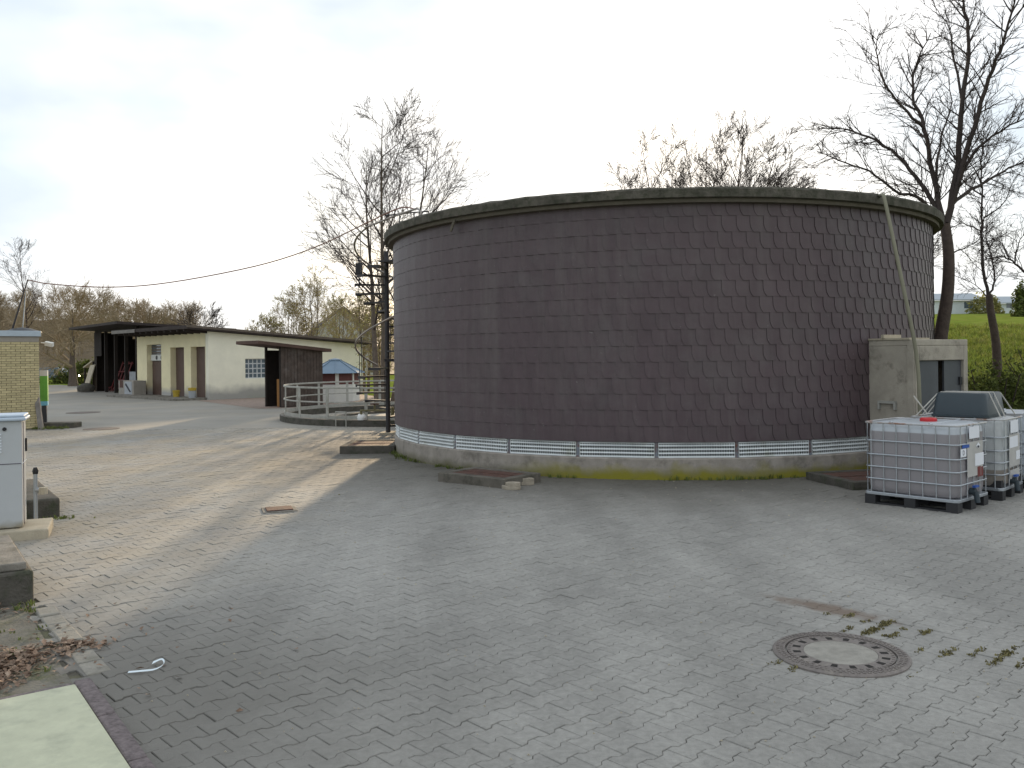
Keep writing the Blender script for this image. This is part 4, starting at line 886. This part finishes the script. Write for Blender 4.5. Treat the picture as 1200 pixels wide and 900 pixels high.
i2 = ibc('pale half empty liquid container carrying the dark upturned tub', (6.525, 11.71), R_(46), bm2,
    [('upper_label', .34, .70, .88, 1.05, 'paper'), ('box_label', .30, .68, .68, .83, 'paper'), ('lower_label', .60, .78, .50, .62, 'paper'), ('orange_label', .30, .75, .26, .38, 'labelplate')])
b = MB(); b.box(.03, .97, .03, 1.17, .166, .26); b.build('pallet_sump', M['palletblack'], i2)
i3 = ibc('liquid container cut off by the right edge of the picture', (7.66, 12.5), R_(46), bm3, [('upper_label', .34, .70, .88, 1.05, 'paper')], cap=False)
# upturned tub with straps on the second container
tb = thing('plastic_tub', 'dark slate upturned plastic tub strapped on top of a liquid container', 'tub', (6.525, 11.71, 1.10), R_(46))
lo = rrect(.45, .36, .07); hi = rrect(.405, .325, .08); k = len(lo)
cx, cy = .46, .55
b = MB(); rings = [[(x * s_ + cx, y * s_ + cy, z) for x, y in base] for base, s_, z in ((lo, 1.03, 0), (lo, 1.03, .03), (lo, .985, .032), (hi, 1.0, .30), (hi, .95, .325))]
vs = [p for r_ in rings for p in r_]; fs = []
for i in range(4):
    for j in range(k): fs.append((i*k + j, i*k + (j+1) % k, (i+1)*k + (j+1) % k, (i+1)*k + j))
fs.append(tuple(range(k - 1, -1, -1))); fs.append(tuple(4*k + j for j in range(k))); b.add(vs, fs); b.build('shell', M['tub'], tb, smooth=35)
def strap(a, c): 
    b = MB(); b.tube([Vector(p) for p in (a, c)], .009, 4); return b
for sx in (.28, .48):
    b = MB(); b.tube([(sx - .12, .06, -.0), (sx, cy - .31, .33), (sx, cy + .31, .33), (sx - .05, 1.1, 0)], .010, 4); b.build('strap', M['strap'], tb)
b = MB(); b.tube([(.84, cy - .3, .31), (.99, .1, .0)], .010, 4); b.build('strap', M['strap'], tb)
b = MB(); b.tube([(.1, cy + .3, .31), (-.02, 1.1, .0)], .010, 4); b.tube([(-.0, .95, .02), (-.05, 1.12, .28)], .010, 4); b.build('strap', M['strap'], tb)

# ------------------------------------------------------------------ trees
def grow_tree(seed, H, r0, stems=1, fork=.35, limbs=9, lv=(7, 6, 5), spread=38, wander=.16, up=.25, limb_len=.5, twig_r=.006, low=.28, lean=(0, 0), leaf=0, leafsize=.05, flare=0):
    """bare tree: returns trunk builder, crown builder (limbs, branches, twigs), leaf list"""
    rg = random.Random(seed); tr = MB(); cr = MB(); lf = []
    def poly(p, d, L, r, n, upw, wan, rend):
        pts = [p]; ds = []; dd = d.normalized()
        for i in range(n):
            dd = (dd + Vector((rg.uniform(-wan, wan), rg.uniform(-wan, wan), rg.uniform(-wan, wan) + upw / n))).normalized()
            pts.append(pts[-1] + dd * (L / n)); ds.append(dd)
        rad = [r + (rend - r) * (i / n) ** .8 for i in range(n + 1)]
        return pts, ds, rad
    def side(d, ang):
        o = d.orthogonal().normalized(); o = Matrix.Rotation(rg.uniform(0, 2*PI), 3, d) @ o
        return (d * math.cos(ang) + o * math.sin(ang)).normalized()
    def branch(p, d, L, r, lev):
        n = 5 if lev < 2 else (4 if lev == 2 else 3)
        last = lev >= len(lv)
        pts, ds, rad = poly(p, d, L, r, n, up * (1 if lev < 1 else .16), wander * (1 - .12 * lev), max(twig_r * .5, r * .2))
        cr.tube(pts, rad, 6 if lev == 0 else (4 if lev == 1 else 3), cap=False)
        if last:
            if leaf:
                for _ in range(leaf):
                    q = pts[rg.randrange(1, len(pts))]; lf.append(q + Vector((rg.uniform(-.1, .1), rg.uniform(-.1, .1), rg.uniform(-.1, .1))))
            return
        c = lv[lev]
        for i in range(c):
            t = .18 + .82 * (i + rg.random()) / c; f = t * n; k = min(n - 1, int(f)); q = pts[k].lerp(pts[k+1], f - k)
            a = R_(rg.uniform(.6, 1.3) * (spread if lev < 1 else 31))
            branch(q, side(ds[k], a), L * rg.uniform(.48, .74) * (1.12 - .5 * t), max(twig_r, r * .40 * (1.1 - .5 * t)), lev + 1)
    for s_ in range(stems):
        off = Vector((0, 0, 0)) if stems == 1 else Vector((math.cos(s_ * 2.4) * r0 * 1.6, math.sin(s_ * 2.4) * r0 * 1.6, 0))
        on = off.normalized() if stems > 1 else off; fl_ = flare * (.35 + .65 * ((s_ * 7) % stems) / max(1, stems - 1))
        d = Vector((lean[0] + off.x * .4 + on.x * fl_, lean[1] + off.y * .4 + on.y * fl_, 1))
        hh = H * rg.uniform(.86, 1.0) if stems > 1 else H
        n = 10
        pts, ds, rad = poly(off - Vector((0, 0, .15)), d, hh, r0 * (1 if stems == 1 else .72), n, .5, .055, .012)
        rad[0] *= 1.25
        tr.tube(pts, rad, 9, cap=False)
        for i in range(limbs):
            t = low + (1 - low) * (i + rg.random() * .8) / limbs; f = min(t, .97) * n; k = min(n - 1, int(f)); q = pts[k].lerp(pts[k+1], f - k)
            a = R_(spread * rg.uniform(.8, 1.35)); rr_ = rad[k] * rg.uniform(.45, .7)
            branch(q, side(ds[k], a), hh * limb_len * rg.uniform(.8, 1.1) * (.42 + .75 * math.sin(PI * min(1, .25 + .75 * (t - low) / (1 - low)))), max(.012, rr_), 0)
    return tr, cr, lf
def leaf_mesh(name, pts, size, m, seed=1):
    rg = np.random.default_rng(seed); n = len(pts); c = np.array([tuple(p) for p in pts])
    u = rg.normal(size=(n, 3)); u /= np.linalg.norm(u, axis=1)[:, None]; v = rg.normal(size=(n, 3)); v -= u * (u * v).sum(1)[:, None]; v /= np.linalg.norm(v, axis=1)[:, None]
    s = size * rg.uniform(.6, 1.3, size=(n, 1)); u = u * s; v = v * s * .55
    q = np.stack([c - u, c + v, c + u, c - v], 1).reshape(-1, 3)
    me = bpy.data.meshes.new(name); me.from_pydata(q.tolist(), [], [(4*i, 4*i+1, 4*i+2, 4*i+3) for i in range(n)]); me.materials.append(m)
    at = me.attributes.new('rnd', 'FLOAT', 'FACE'); at.data.foreach_set('value', rg.random(n)); return me
def tree(label, seed, p, H, r0, bark='bark', twig='twig', group=None, name='bare_tree', rz=0, leafm=None, leafsize=.05, **kw):
    t = thing(name, label, 'tree', (p[0], p[1], terr(p[0], p[1]) - .02), rz, group)
    a, c, lf = grow_tree(seed, H, r0, **kw)
    a.build('trunk', M[bark], t, smooth=60); co = c.build('crown', M[twig], t)
    if lf: obj('leaves', leaf_mesh('leaves', lf, leafsize, M[leafm or 'bud'], seed), co)
    return t
tree('tall bare three stemmed tree behind the spiral staircase', 11, (-5.25, 36, 0), 12.0, .22, stems=3, limbs=15, lv=(7, 5, 3), spread=42, up=.45, limb_len=.235, low=.32, twig_r=.008, wander=.07, group='bare trees', bark='barkgrey')
# big right tree: hand placed fork
def traced_tree(label, X, Y, trunk, r_t, limbs_, seed, tw=(2, 1), tl=(.45, 1.2)):
    """tree with its stem and main limbs laid out one by one at their real depth, twigs grown on them"""
    base = Vector((X, Y, terr(X, Y)))
    t = thing('bare_tree', label, 'tree', base, 0, 'bare trees')
    L = lambda px, py, dy=0: ppt(px, py, Y + dy) - base
    tr = MB(); cr = MB(); rg = random.Random(seed)
    T = smoothline([L(trunk[0][0], trunk[0][1]) * 1.0] + [L(*q) for q in trunk[1:]], 3); T[0].z = -.3; n = len(T)
    tr.tube(T, [r_t * (1.15 - .4 * i / n) for i in range(n)], 10, cap=False); tr.build('trunk', M['bark'], t, smooth=60)
    def side(d, ang):
        o = d.orthogonal().normalized(); o = Matrix.Rotation(rg.uniform(0, 2*PI), 3, d) @ o; return (d * math.cos(ang) + o * math.sin(ang)).normalized()
    def twig(p, d, L_, r, lev):
        n = 4; pts = [p]; dd = d
        for i in range(n):
            dd = (dd + Vector((rg.uniform(-.14, .14), rg.uniform(-.14, .14), rg.uniform(-.10, .17)))).normalized(); pts.append(pts[-1] + dd * (L_ / n))
        cr.tube(pts, [r * (1 - .7 * i / n) for i in range(n + 1)], 4 if lev == 0 else 3, cap=False)
        if lev < 2:
            for i in range(5 if lev == 0 else 3):
                f = rg.uniform(.6, n - .02); k = int(f); twig(pts[k].lerp(pts[k+1], f - k), side((pts[k+1] - pts[k]).normalized(), R_(rg.uniform(22, 50))), L_ * rg.uniform(.35, .6), max(.005, r * .5), lev + 1)
    for pl, r, dy in limbs_:
        n = len(pl); P3 = [L(x, y, dy * i / (n - 1) * 2.2) for i, (x, y) in enumerate(pl)]
        s_ = smoothline(P3, 4); m = len(s_); cr.tube([p + Vector((rg.uniform(-.025, .025), 0, rg.uniform(-.025, .025))) for p in s_], [max(.008, .8 * r * (1 - .85 * i / (m - 1))) for i in range(m)], 7, cap=False)
        for i in range(2, m - 1):
            for _ in range(tw[0] if r > .03 else tw[1]):
                d = (s_[i+1] - s_[i]).normalized(); twig(s_[i], side(d, R_(rg.uniform(25, 58))), rg.uniform(*tl) * (1.1 - .4 * i / m), max(.006, r * .2), 0)
    cr.build('crown', M['twig'], t)
traced_tree('large dark bare tree rising right behind the tank and shaft', 9.75, 20.0, [(1101, 420), (1103, 392), (1111, 345), (1113, 300), (1109, 262)], .138,
    [([(1108, 268), (1096, 205), (1086, 150), (1073, 112), (1078, 75), (1094, 38)], .085, .4), ([(1086, 150), (1060, 125), (1040, 95), (1030, 60), (1036, 35)], .045, -.5),
     ([(1112, 262), (1125, 190), (1131, 120), (1140, 50), (1133, 2), (1128, -40)], .10, .0), ([(1118, 240), (1140, 165), (1158, 105), (1175, 60), (1190, 15), (1200, -40)], .085, -.6),
     ([(1131, 120), (1121, 60), (1118, 35), (1096, 5)], .04, .5), ([(1106, 255), (1088, 225), (1062, 190), (1030, 165), (995, 152), (965, 150)], .075, .8),
     ([(1104, 262), (1082, 235), (1050, 223), (1020, 200), (985, 188), (960, 178)], .055, -.7), ([(1116, 240), (1140, 222), (1170, 205), (1200, 190), (1235, 180)], .06, .3),
     ([(1124, 215), (1150, 172), (1185, 148), (1225, 130)], .055, -.5), ([(1100, 225), (1104, 170), (1118, 120), (1112, 80)], .04, .9),
     ([(1112, 300), (1128, 292), (1145, 283), (1160, 265)], .022, .1)], 21)
traced_tree('slender bare tree with twin leaders right of the large dark tree', 12.6, 23.0, [(1169, 440), (1167, 400), (1161, 362), (1160, 345)], .10,
    [([(1160, 347), (1153, 310), (1152, 270), (1153, 240), (1152, 200), (1155, 160), (1158, 120)], .055, 0), ([(1160, 347), (1166, 330), (1162, 300), (1157, 275), (1160, 240)], .04, .3),
     ([(1155, 232), (1135, 215), (1118, 195)], .03, .4), ([(1154, 255), (1175, 240), (1195, 205)], .03, -.4), ([(1153, 272), (1130, 262), (1112, 270)], .025, -.3),
     ([(1152, 200), (1165, 180), (1180, 150)], .025, .4), ([(1152, 215), (1140, 190), (1128, 165)], .025, -.5), ([(1160, 350), (1145, 335), (1120, 322)], .022, .5), ([(1155, 180), (1148, 150), (1140, 110)], .02, .2)], 31, (2, 2), (.3, .8))
traced_tree('bare tree whose branch enters from the right edge of the picture', 12.86, 21.0, [(1233, 470), (1231, 400), (1230, 345), (1226, 270)], .13,
    [([(1230, 345), (1200, 318), (1183, 303), (1172, 300)], .05, 0), ([(1183, 303), (1175, 285), (1163, 280)], .022, .3), ([(1190, 308), (1195, 285), (1206, 268)], .025, -.3), ([(1228, 290), (1240, 240), (1235, 180)], .06, .3), ([(1226, 270), (1212, 230), (1205, 190)], .05, -.4)], 33, (2, 2), (.3, .8))
for k, (x, y, H, st_, lab) in enumerate(((9.5, 42, 11.6, 8, 'bushy bare tree highest above the tank rim'), (7.2, 43.5, 8.4, 7, 'rounded bare tree above the rim left of the highest crown'), (12.2, 44, 9.3, 8, 'slightly lower bare tree above the rim right of the highest crown'), (15.2, 45, 7.8, 7, 'low wide bare tree between the tank rim and the large dark tree'), (18.5, 47, 7.2, 6, 'lowest bare tree behind the large dark tree'))):
    tree(lab, 140 + k, (x, y, 0), H, .15, stems=st_, limbs=11, lv=(6, 5, 3), spread=36, up=.4, limb_len=.24, low=.30, twig_r=.010, wander=.07, flare=.6, group='trees behind the tank')
# leafing shrubs behind the cream building and basin
for k, (px, Y, H, lab) in enumerate(((312, 63, 5.2, 'yellow green leafing bush above the roof, leftmost of its row'), (340, 66, 6.4, 'leafing bush above the roof, second in its row'), (366, 64, 8.0, 'tallest leafing bush behind the cream building roof'), (398, 60, 6.5, 'thin leafing bush before the grey house gable'), (428, 52, 5.6, 'leafing bush between basin and tall bare tree'), (448, 47, 4.5, 'low leafing bush beside the tank edge'))):
    tree(lab, 60 + k, ((px - 600) / 1030 * Y, Y, 0), H, .10, bark='barkgrey', twig='twigtan', stems=4, limbs=8, lv=(5, 4, 3), spread=34, up=.35, limb_len=.30, low=.18, twig_r=.011, leaf=1, leafsize=.055, group='leafing bushes behind the building', name='leafing_bush')
# far left trees
tree('tall thin bare tree behind the roof mast at far left', 71, (-37.5, 68, 0), 11.0, .13, limbs=12, lv=(6, 4, 3), spread=42, up=.4, limb_len=.22, low=.4, twig_r=.009, group='far left trees')
tree('broad tan bare tree with thick trunk left of the open shed', 72, (-35.2, 70.5, 0), 6.6, .38, bark='barkgrey', twig='twigtan', stems=1, limbs=18, lv=(9, 7, 3), spread=52, up=.25, limb_len=.55, low=.25, twig_r=.014, group='far left trees')
tree('tan bare tree behind the open shed roof', 73, (-31.0, 76, 0), 6.2, .2, bark='barkgrey', twig='twigtan', stems=3, limbs=10, lv=(7, 6, 4), spread=42, up=.3, limb_len=.45, low=.2, twig_r=.014, group='far left trees')
tree('slim bare tree above the open shed roof', 74, (-26.5, 74, 0), 5.8, .12, bark='barkgrey', twig='twig', stems=2, limbs=9, lv=(6, 5, 4), spread=40, up=.3, limb_len=.4, low=.3, twig_r=.012, group='far left trees')
# far wood on the hill: one mass
a, c, _ = grow_tree(80, 8, .16, stems=2, limbs=9, lv=(6, 5), spread=40, up=.35, limb_len=.45, low=.15, twig_r=.03)
vv = np.array(a.v + c.v); ff = list(a.f) + [tuple(i + len(a.v) for i in f) for f in c.f]
rg = random.Random(8); va, fa, off = [], [], 0; fl = np.array([list(f) + [f[-1]] * (4 - len(f)) for f in ff])
for k in range(165):
    if k < 150: x, y = rg.uniform(-125, -52), rg.uniform(112, 165)
    else: x, y = rg.uniform(-60, 45), rg.uniform(120, 175)
    s_ = rg.uniform(.45, .8) * (1 if k < 150 else .8); an = rg.uniform(0, 6.28); c_, s2 = math.cos(an) * s_, math.sin(an) * s_
    q = np.empty_like(vv); q[:, 0] = vv[:, 0]*c_ - vv[:, 1]*s2 + x; q[:, 1] = vv[:, 0]*s2 + vv[:, 1]*c_ + y; q[:, 2] = vv[:, 2] * s_ + terr(x, y)
    va.append(q); fa.append(fl + off); off += len(vv)
me = bpy.data.meshes.new('wood'); me.from_pydata(np.concatenate(va).tolist(), [], np.concatenate(fa).tolist()); me.materials.append(M['twigtan'])
tag(obj('wood', me), 'tan leafless wood on the far hillside', 'wood', kind='stuff')
# hedge bushes at right below the meadow
def bush(label, p, rx, ry, rz_, n, seed, group, size=.05, m='hedge'):
    t = thing('hedge_bush', label, 'bush', (p[0], p[1], terr(p[0], p[1])), 0, group); rg = random.Random(seed); pts = []
    for _ in range(n):
        a = rg.uniform(0, 2*PI); ct = rg.uniform(-.15, 1); s_ = math.sqrt(max(0, 1 - ct*ct)); r = rg.uniform(.62, 1.0) ** .6 * (1 + .16 * math.sin(5*a + seed) + .12 * math.sin(9*a + 3*ct*5))
        pts.append(Vector((rx*r*s_*math.cos(a), ry*r*s_*math.sin(a), max(.02, rz_*r*ct))))
    obj('foliage', leaf_mesh('foliage', pts, size, M[m], seed), t)
    b = MB()
    for i in range(14):
        a = rg.uniform(0, 2*PI); b.tube([(0, 0, 0), (rx*.4*math.cos(a), ry*.4*math.sin(a), rz_*.5), (rx*.75*math.cos(a), ry*.75*math.sin(a), rz_*rg.uniform(.6, 1.1))], [.025, .018, .008], 4)
    b.build('stems', M['twig'], t)
bush('dark green hedge bush behind the shaft and containers', (9.75, 17.7), 1.3, 1.0, 1.55, 11000, 1, 'hedge bushes at right', .045)
bush('green hedge bush further right behind the last container', (11.5, 18.4), 1.5, 1.1, 1.9, 11000, 2, 'hedge bushes at right', .045)
bush('hedge bush at the far left beside the thick trunk', (-33.0, 73), 1.7, 1.2, 1.7, 3000, 3, None, .14)
bush('clipped hedge bush at the far left behind the parked car', (-37.5, 78), 3.2, 1.2, 1.9, 4000, 4, None, .14)
# ------------------------------------------------------------------ far houses, car
t = thing('grey_house', 'grey gabled house half hidden by trees behind the building', 'house', (-17.6, 92, terr(-17.6, 92)), .3)
b = MB(); b.box(-3.2, 3.2, 0, 8, -1, 4.6); b.add([(-3.2, 0, 4.6), (3.2, 0, 4.6), (0, 0, 7.2)], [(0, 1, 2)]); b.build('wall', M['housewall'], t)
b = MB(); b.hexa([(-3.7, -.4, 4.2), (0, -.4, 7.25), (0, 8.4, 7.25), (-3.7, 8.4, 4.2), (-3.7, -.4, 4.4), (0, -.4, 7.45), (0, 8.4, 7.45), (-3.7, 8.4, 4.4)]); b.hexa([(0, -.4, 7.25), (3.7, -.4, 4.2), (3.7, 8.4, 4.2), (0, 8.4, 7.25), (0, -.4, 7.45), (3.7, -.4, 4.4), (3.7, 8.4, 4.4), (0, 8.4, 7.45)]); b.build('roof', M['slate'], t)
for xx in (-1.5, .6):
    b = MB(); b.box(xx, xx + .9, -.03, .05, 2.6, 3.8); b.build('window', M['glass'], t)
def farhall(label, px, Y, wx, wy, h, rz=0):
    x = (px - 600) / 1030 * Y; t = thing('white_hall', label, 'building', (x, Y, terr(x, Y) - .1), rz, 'white halls on the hill')
    b = MB(); b.box(-wx/2, wx/2, 0, wy, -1, h); b.build('wall', M['farwhite'], t)
    b = MB(); b.hexa([(-wx/2 - .4, -.5, h), (wx/2 + .4, -.5, h), (wx/2 + .4, wy/2, h + 1.1), (-wx/2 - .4, wy/2, h + 1.1), (-wx/2 - .4, -.5, h + .15), (wx/2 + .4, -.5, h + .15), (wx/2 + .4, wy/2, h + 1.25), (-wx/2 - .4, wy/2, h + 1.25)]); b.build('roof', M['farroof'], t)
    for i in range(int(wx / 3)):
        b = MB(); x0 = -wx/2 + 1 + i * 3; b.box(x0, x0 + 1.2, -.04, .05, .9, 1.8); b.build('window', M['glass'], t)
farhall('long white hall on the hill crest behind the large tree trunk', 1112, 125, 9.5, 7, 2.0)
farhall('smaller white hall on the hill right of the long one', 1172, 128, 6, 6, 1.5)
bush('dark conifer on the hill at the right edge of the picture', ((1199 - 600) / 1030 * 95, 95), 1.0, 1.0, 3.4, 2500, 7, None, .16)
bush('pale round bush between the white halls', (65.8, 122), 2.2, 1.5, 2.6, 1500, 6, None, .2, 'bud')
t = thing('parked_car', 'blue grey parked car far back beyond the brick house', 'car', ((61 - 600) / 1030 * 80, 80, 0), R_(12))
sec = [(-2.1, .35, .75), (-2.05, .35, .95), (-1.5, .30, 1.0), (-.9, .3, 1.42), (.5, .3, 1.48), (1.3, .3, 1.05), (2.0, .35, .95), (2.15, .35, .6)]
b = MB(); vs = []
for x, z0, z1 in sec: ww = .85; vs += [(x, -ww, z0), (x, ww, z0), (x, ww * (.82 if z1 > 1.2 else 1), z1), (x, -ww * (.82 if z1 > 1.2 else 1), z1)]
fs = [(0, 3, 2, 1), tuple(4*(len(sec)-1) + i for i in (0, 1, 2, 3))]
for i in range(len(sec) - 1):
    for j in range(4): fs.append((4*i + j, 4*i + (j+1) % 4, 4*i + 4 + (j+1) % 4, 4*i + 4 + j))
b.add(vs, fs); b.build('body', M['carpaint'], t, bev=.05)
b = MB(); b.add([(-1.25, -.80, 1.0), (1.15, -.80, 1.02), (.5, -.72, 1.40), (-.85, -.72, 1.36)], [(0, 1, 2, 3)]); b.v = [(x, y - .03, z) for x, y, z in b.v]; b.build('window', M['glass'], t)
for xx in (-1.35, 1.35):
    for yy in (-.80, .80):
        b = MB(); b.tube([(xx, yy - .1, .32), (xx, yy + .1, .32)], .32, 16); wh = b.build('wheel', M['tyre'], t, smooth=40); b = MB(); b.tube([(xx, yy - .11, .32), (xx, yy + .11, .32)], .19, 12); b.build('rim', M['galv'], wh)
b = MB(); b.box(-2.13, 2.16, -.87, -.855, .40, .5); b.build('sill_trim', M['tail'], t)

# ------------------------------------------------------------------ small ground stuff
def tufts(name, label, spots, m, hgt, nb, seed, spreadr=.05, zf=None, wf=1):
    rg = random.Random(seed); v = []; f = []; rv = []
    for (x, y, s_) in spots:
        for _ in range(int(nb * s_) + 1):
            a = rg.uniform(0, 2*PI); r = rg.uniform(0, spreadr) * (s_ ** .5); px_, py_ = x + r*math.cos(a), y + r*math.sin(a)
            a2 = rg.uniform(0, 2*PI); ln = hgt * s_ * rg.uniform(.4, 1.1); wd = (.0035 + .004 * rg.random()) * wf; z0_ = zf(px_, py_) if zf else 0; lean = ln * rg.uniform(.2, .9)
            dx, dy = math.cos(a2), math.sin(a2); k = len(v)
            v += [(px_ - dy*wd, py_ + dx*wd, z0_), (px_ + dy*wd, py_ - dx*wd, z0_), (px_ + dx*lean*.4 + dy*wd*.8, py_ + dy*lean*.4 - dx*wd*.8, z0_ + ln*.65), (px_ + dx*lean*.4 - dy*wd*.8, py_ + dy*lean*.4 + dx*wd*.8, z0_ + ln*.65), (px_ + dx*lean, py_ + dy*lean, z0_ + ln*.9)]
            f += [(k, k+1, k+2, k+3), (k+3, k+2, k+4)]; q = rg.random(); rv += [q, q]
    me = bpy.data.meshes.new(name); me.from_pydata(v, [], f); me.materials.append(m); at = me.attributes.new('rnd', 'FLOAT', 'FACE'); at.data.foreach_set('value', rv)
    return tag(obj(name, me), label, 'weeds', kind='stuff')
rg = random.Random(77); sp = []
for i in range(330):                                              # along the tank foot
    th = R_(rg.uniform(-80, 45)); r = TR + .04 + abs(rg.gauss(0, .07)); dens = .5 + .5 * math.sin(th * 9 + 1) + (.5 if th < R_(-45) else 0)
    if rg.random() < dens: sp.append((TC.x + r*math.sin(th), TC.y - r*math.cos(th), rg.uniform(.35, 1.0)))
tufts('foot_weeds', 'small green weeds along the tank foot', sp, M['weed'], .10, 9, 1, .05)
sp = []
for cxp, cyp, n, sd_ in ((2.56, 6.28, 70, .09), (2.72, 6.48, 40, .06), (2.50, 6.7, 20, .05), (2.84, 5.84, 24, .06), (3.13, 5.72, 40, .10), (3.28, 5.78, 36, .08), (2.9, 6.3, 16, .05), (3.6, 5.9, 16, .1), (1.75, 5.6, 12, .05), (2.45, 5.5, 8, .05)):
    for i in range(n):
        q = Vector((rg.gauss(cxp, sd_), rg.gauss(cyp, sd_ * .7))); vv_ = (round(q.dot(V) / PITCH - .5) + .5) * PITCH
        q = U * q.dot(U) + V * (vv_ + rg.gauss(0, .016)); sp.append((q.x, q.y, rg.uniform(.25, .65)))
for i in range(420):                                               # in the joints on the right half and left verge
    j = rg.randrange(-200, 260); u_ = rg.uniform(-2, 26); p = U * u_ + V * (j * PITCH + PITCH / 2)
    if in_pav(p.x, p.y) and (p.x > 1.5 or p.x < -2) and 3.5 < p.y < 13: sp.append((p.x, p.y, rg.uniform(.2, .45)))
tufts('joint_moss', 'dry moss and weeds in the paving joints', sp, M['moss'], .035, 10, 2, .035)
sp = [(rg.uniform(-7, -3.0), rg.uniform(4.6, 8.4), rg.uniform(.3, .7)) for i in range(150)] + [(rg.gauss(-3.9, .2), rg.gauss(7.15, .1), rg.uniform(.5, 1.2)) for i in range(26)] + [(rg.gauss(-5.75, .2), rg.gauss(11.15, .06), rg.uniform(.5, 1.0)) for i in range(18)] + [(rg.uniform(-14.2, -13.2), rg.gauss(26.0, .08), rg.uniform(.8, 2)) for i in range(60)]
sp = [s for s in sp if not in_pav(s[0], s[1]) or s[1] > 10]
tufts('verge_weeds', 'sparse green weeds on the dirt verge', sp, M['weed'], .06, 8, 3, .04)
M['meadow'] = mat('meadow_blades', (.16, .20, .035), var=.4, vscale=.7, bump=0, rnd=('attr', .4), trans=.35, col2=(.26, .23, .09), c2scale=.9, c2lo=.5, c2hi=.7)
sp = []
for i in range(3600):
    y = 19 + 50 * rg.random() ** 1.6; x = y * rg.uniform(.44, .66)
    if math.hypot(x - TC.x, y - TC.y) > 8.2: sp.append((x, y, rg.uniform(.6, 1.5) * (1 + y / 60)))
tufts('meadow_grass', 'uneven grass tufts on the sloping meadow', sp, M['meadow'], .17, 8, 4, .16, terr, 2.4)
# dead leaves heap, left edge
rg = random.Random(12); v = []; f = []; rv = []
for cxp, cyp, sx_, sy_, n in ((-3.42, 5.95, .17, .10, 340), (-3.05, 6.15, .10, .06, 170), (-3.30, 5.70, .10, .13, 330), (-3.3, 5.45, .1, .1, 200), (-3.4, 6.0, .6, .6, 110), (-4.25, 7.0, .15, .1, 70), (-2.6, 5.4, .5, .6, 14)):
    for _ in range(n):
        x, y = rg.gauss(cxp, sx_), rg.gauss(cyp, sy_)
        s_ = rg.uniform(.012, .034); a = rg.uniform(0, 2*PI); z = .004 + abs(rg.gauss(0, .014)); tx, ty = rg.uniform(-.5, .5), rg.uniform(-.5, .5); k = len(v)
        for (lx_, ly_, lz_) in ((-s_, 0, 0), (-.2*s_, -.55*s_, .25*s_), (s_, 0, .1*s_), (-.1*s_, .55*s_, .3*s_)):
            X_ = lx_*math.cos(a) - ly_*math.sin(a); Y_ = lx_*math.sin(a) + ly_*math.cos(a); v.append((x + X_, y + Y_, max(.001, z + lz_ + X_*tx + Y_*ty)))
        f.append((k, k+1, k+2)); f.append((k, k+2, k+3)); q = rg.random(); rv += [q, q]
me = bpy.data.meshes.new('dead_leaves'); me.from_pydata(v, [], f); me.materials.append(M['leaf']); at = me.attributes.new('rnd', 'FLOAT', 'FACE'); at.data.foreach_set('value', rv)
tag(obj('dead_leaves', me), 'drift of brown dead leaves on the dirt verge', 'leaves', kind='stuff')
# gravel crumbs on the paving
v = []; f = []
for _ in range(500):
    y = rg.uniform(4, 14); x = rg.uniform(-.6*y, .6*y)
    if not in_pav(x, y): continue
    s_ = rg.uniform(.002, .007) * (1 + y / 14); k = len(v)
    v += [(x - s_, y, .001), (x + s_, y - s_*.6, .001), (x + s_*.3, y + s_, .001), (x, y, s_*1.1)]; f += [(k, k+1, k+3), (k+1, k+2, k+3), (k+2, k, k+3)]
me = bpy.data.meshes.new('grit'); me.from_pydata(v, [], f); me.materials.append(M['conclight']); tag(obj('grit', me), 'pale grit scattered on the paving', 'grit', kind='stuff')
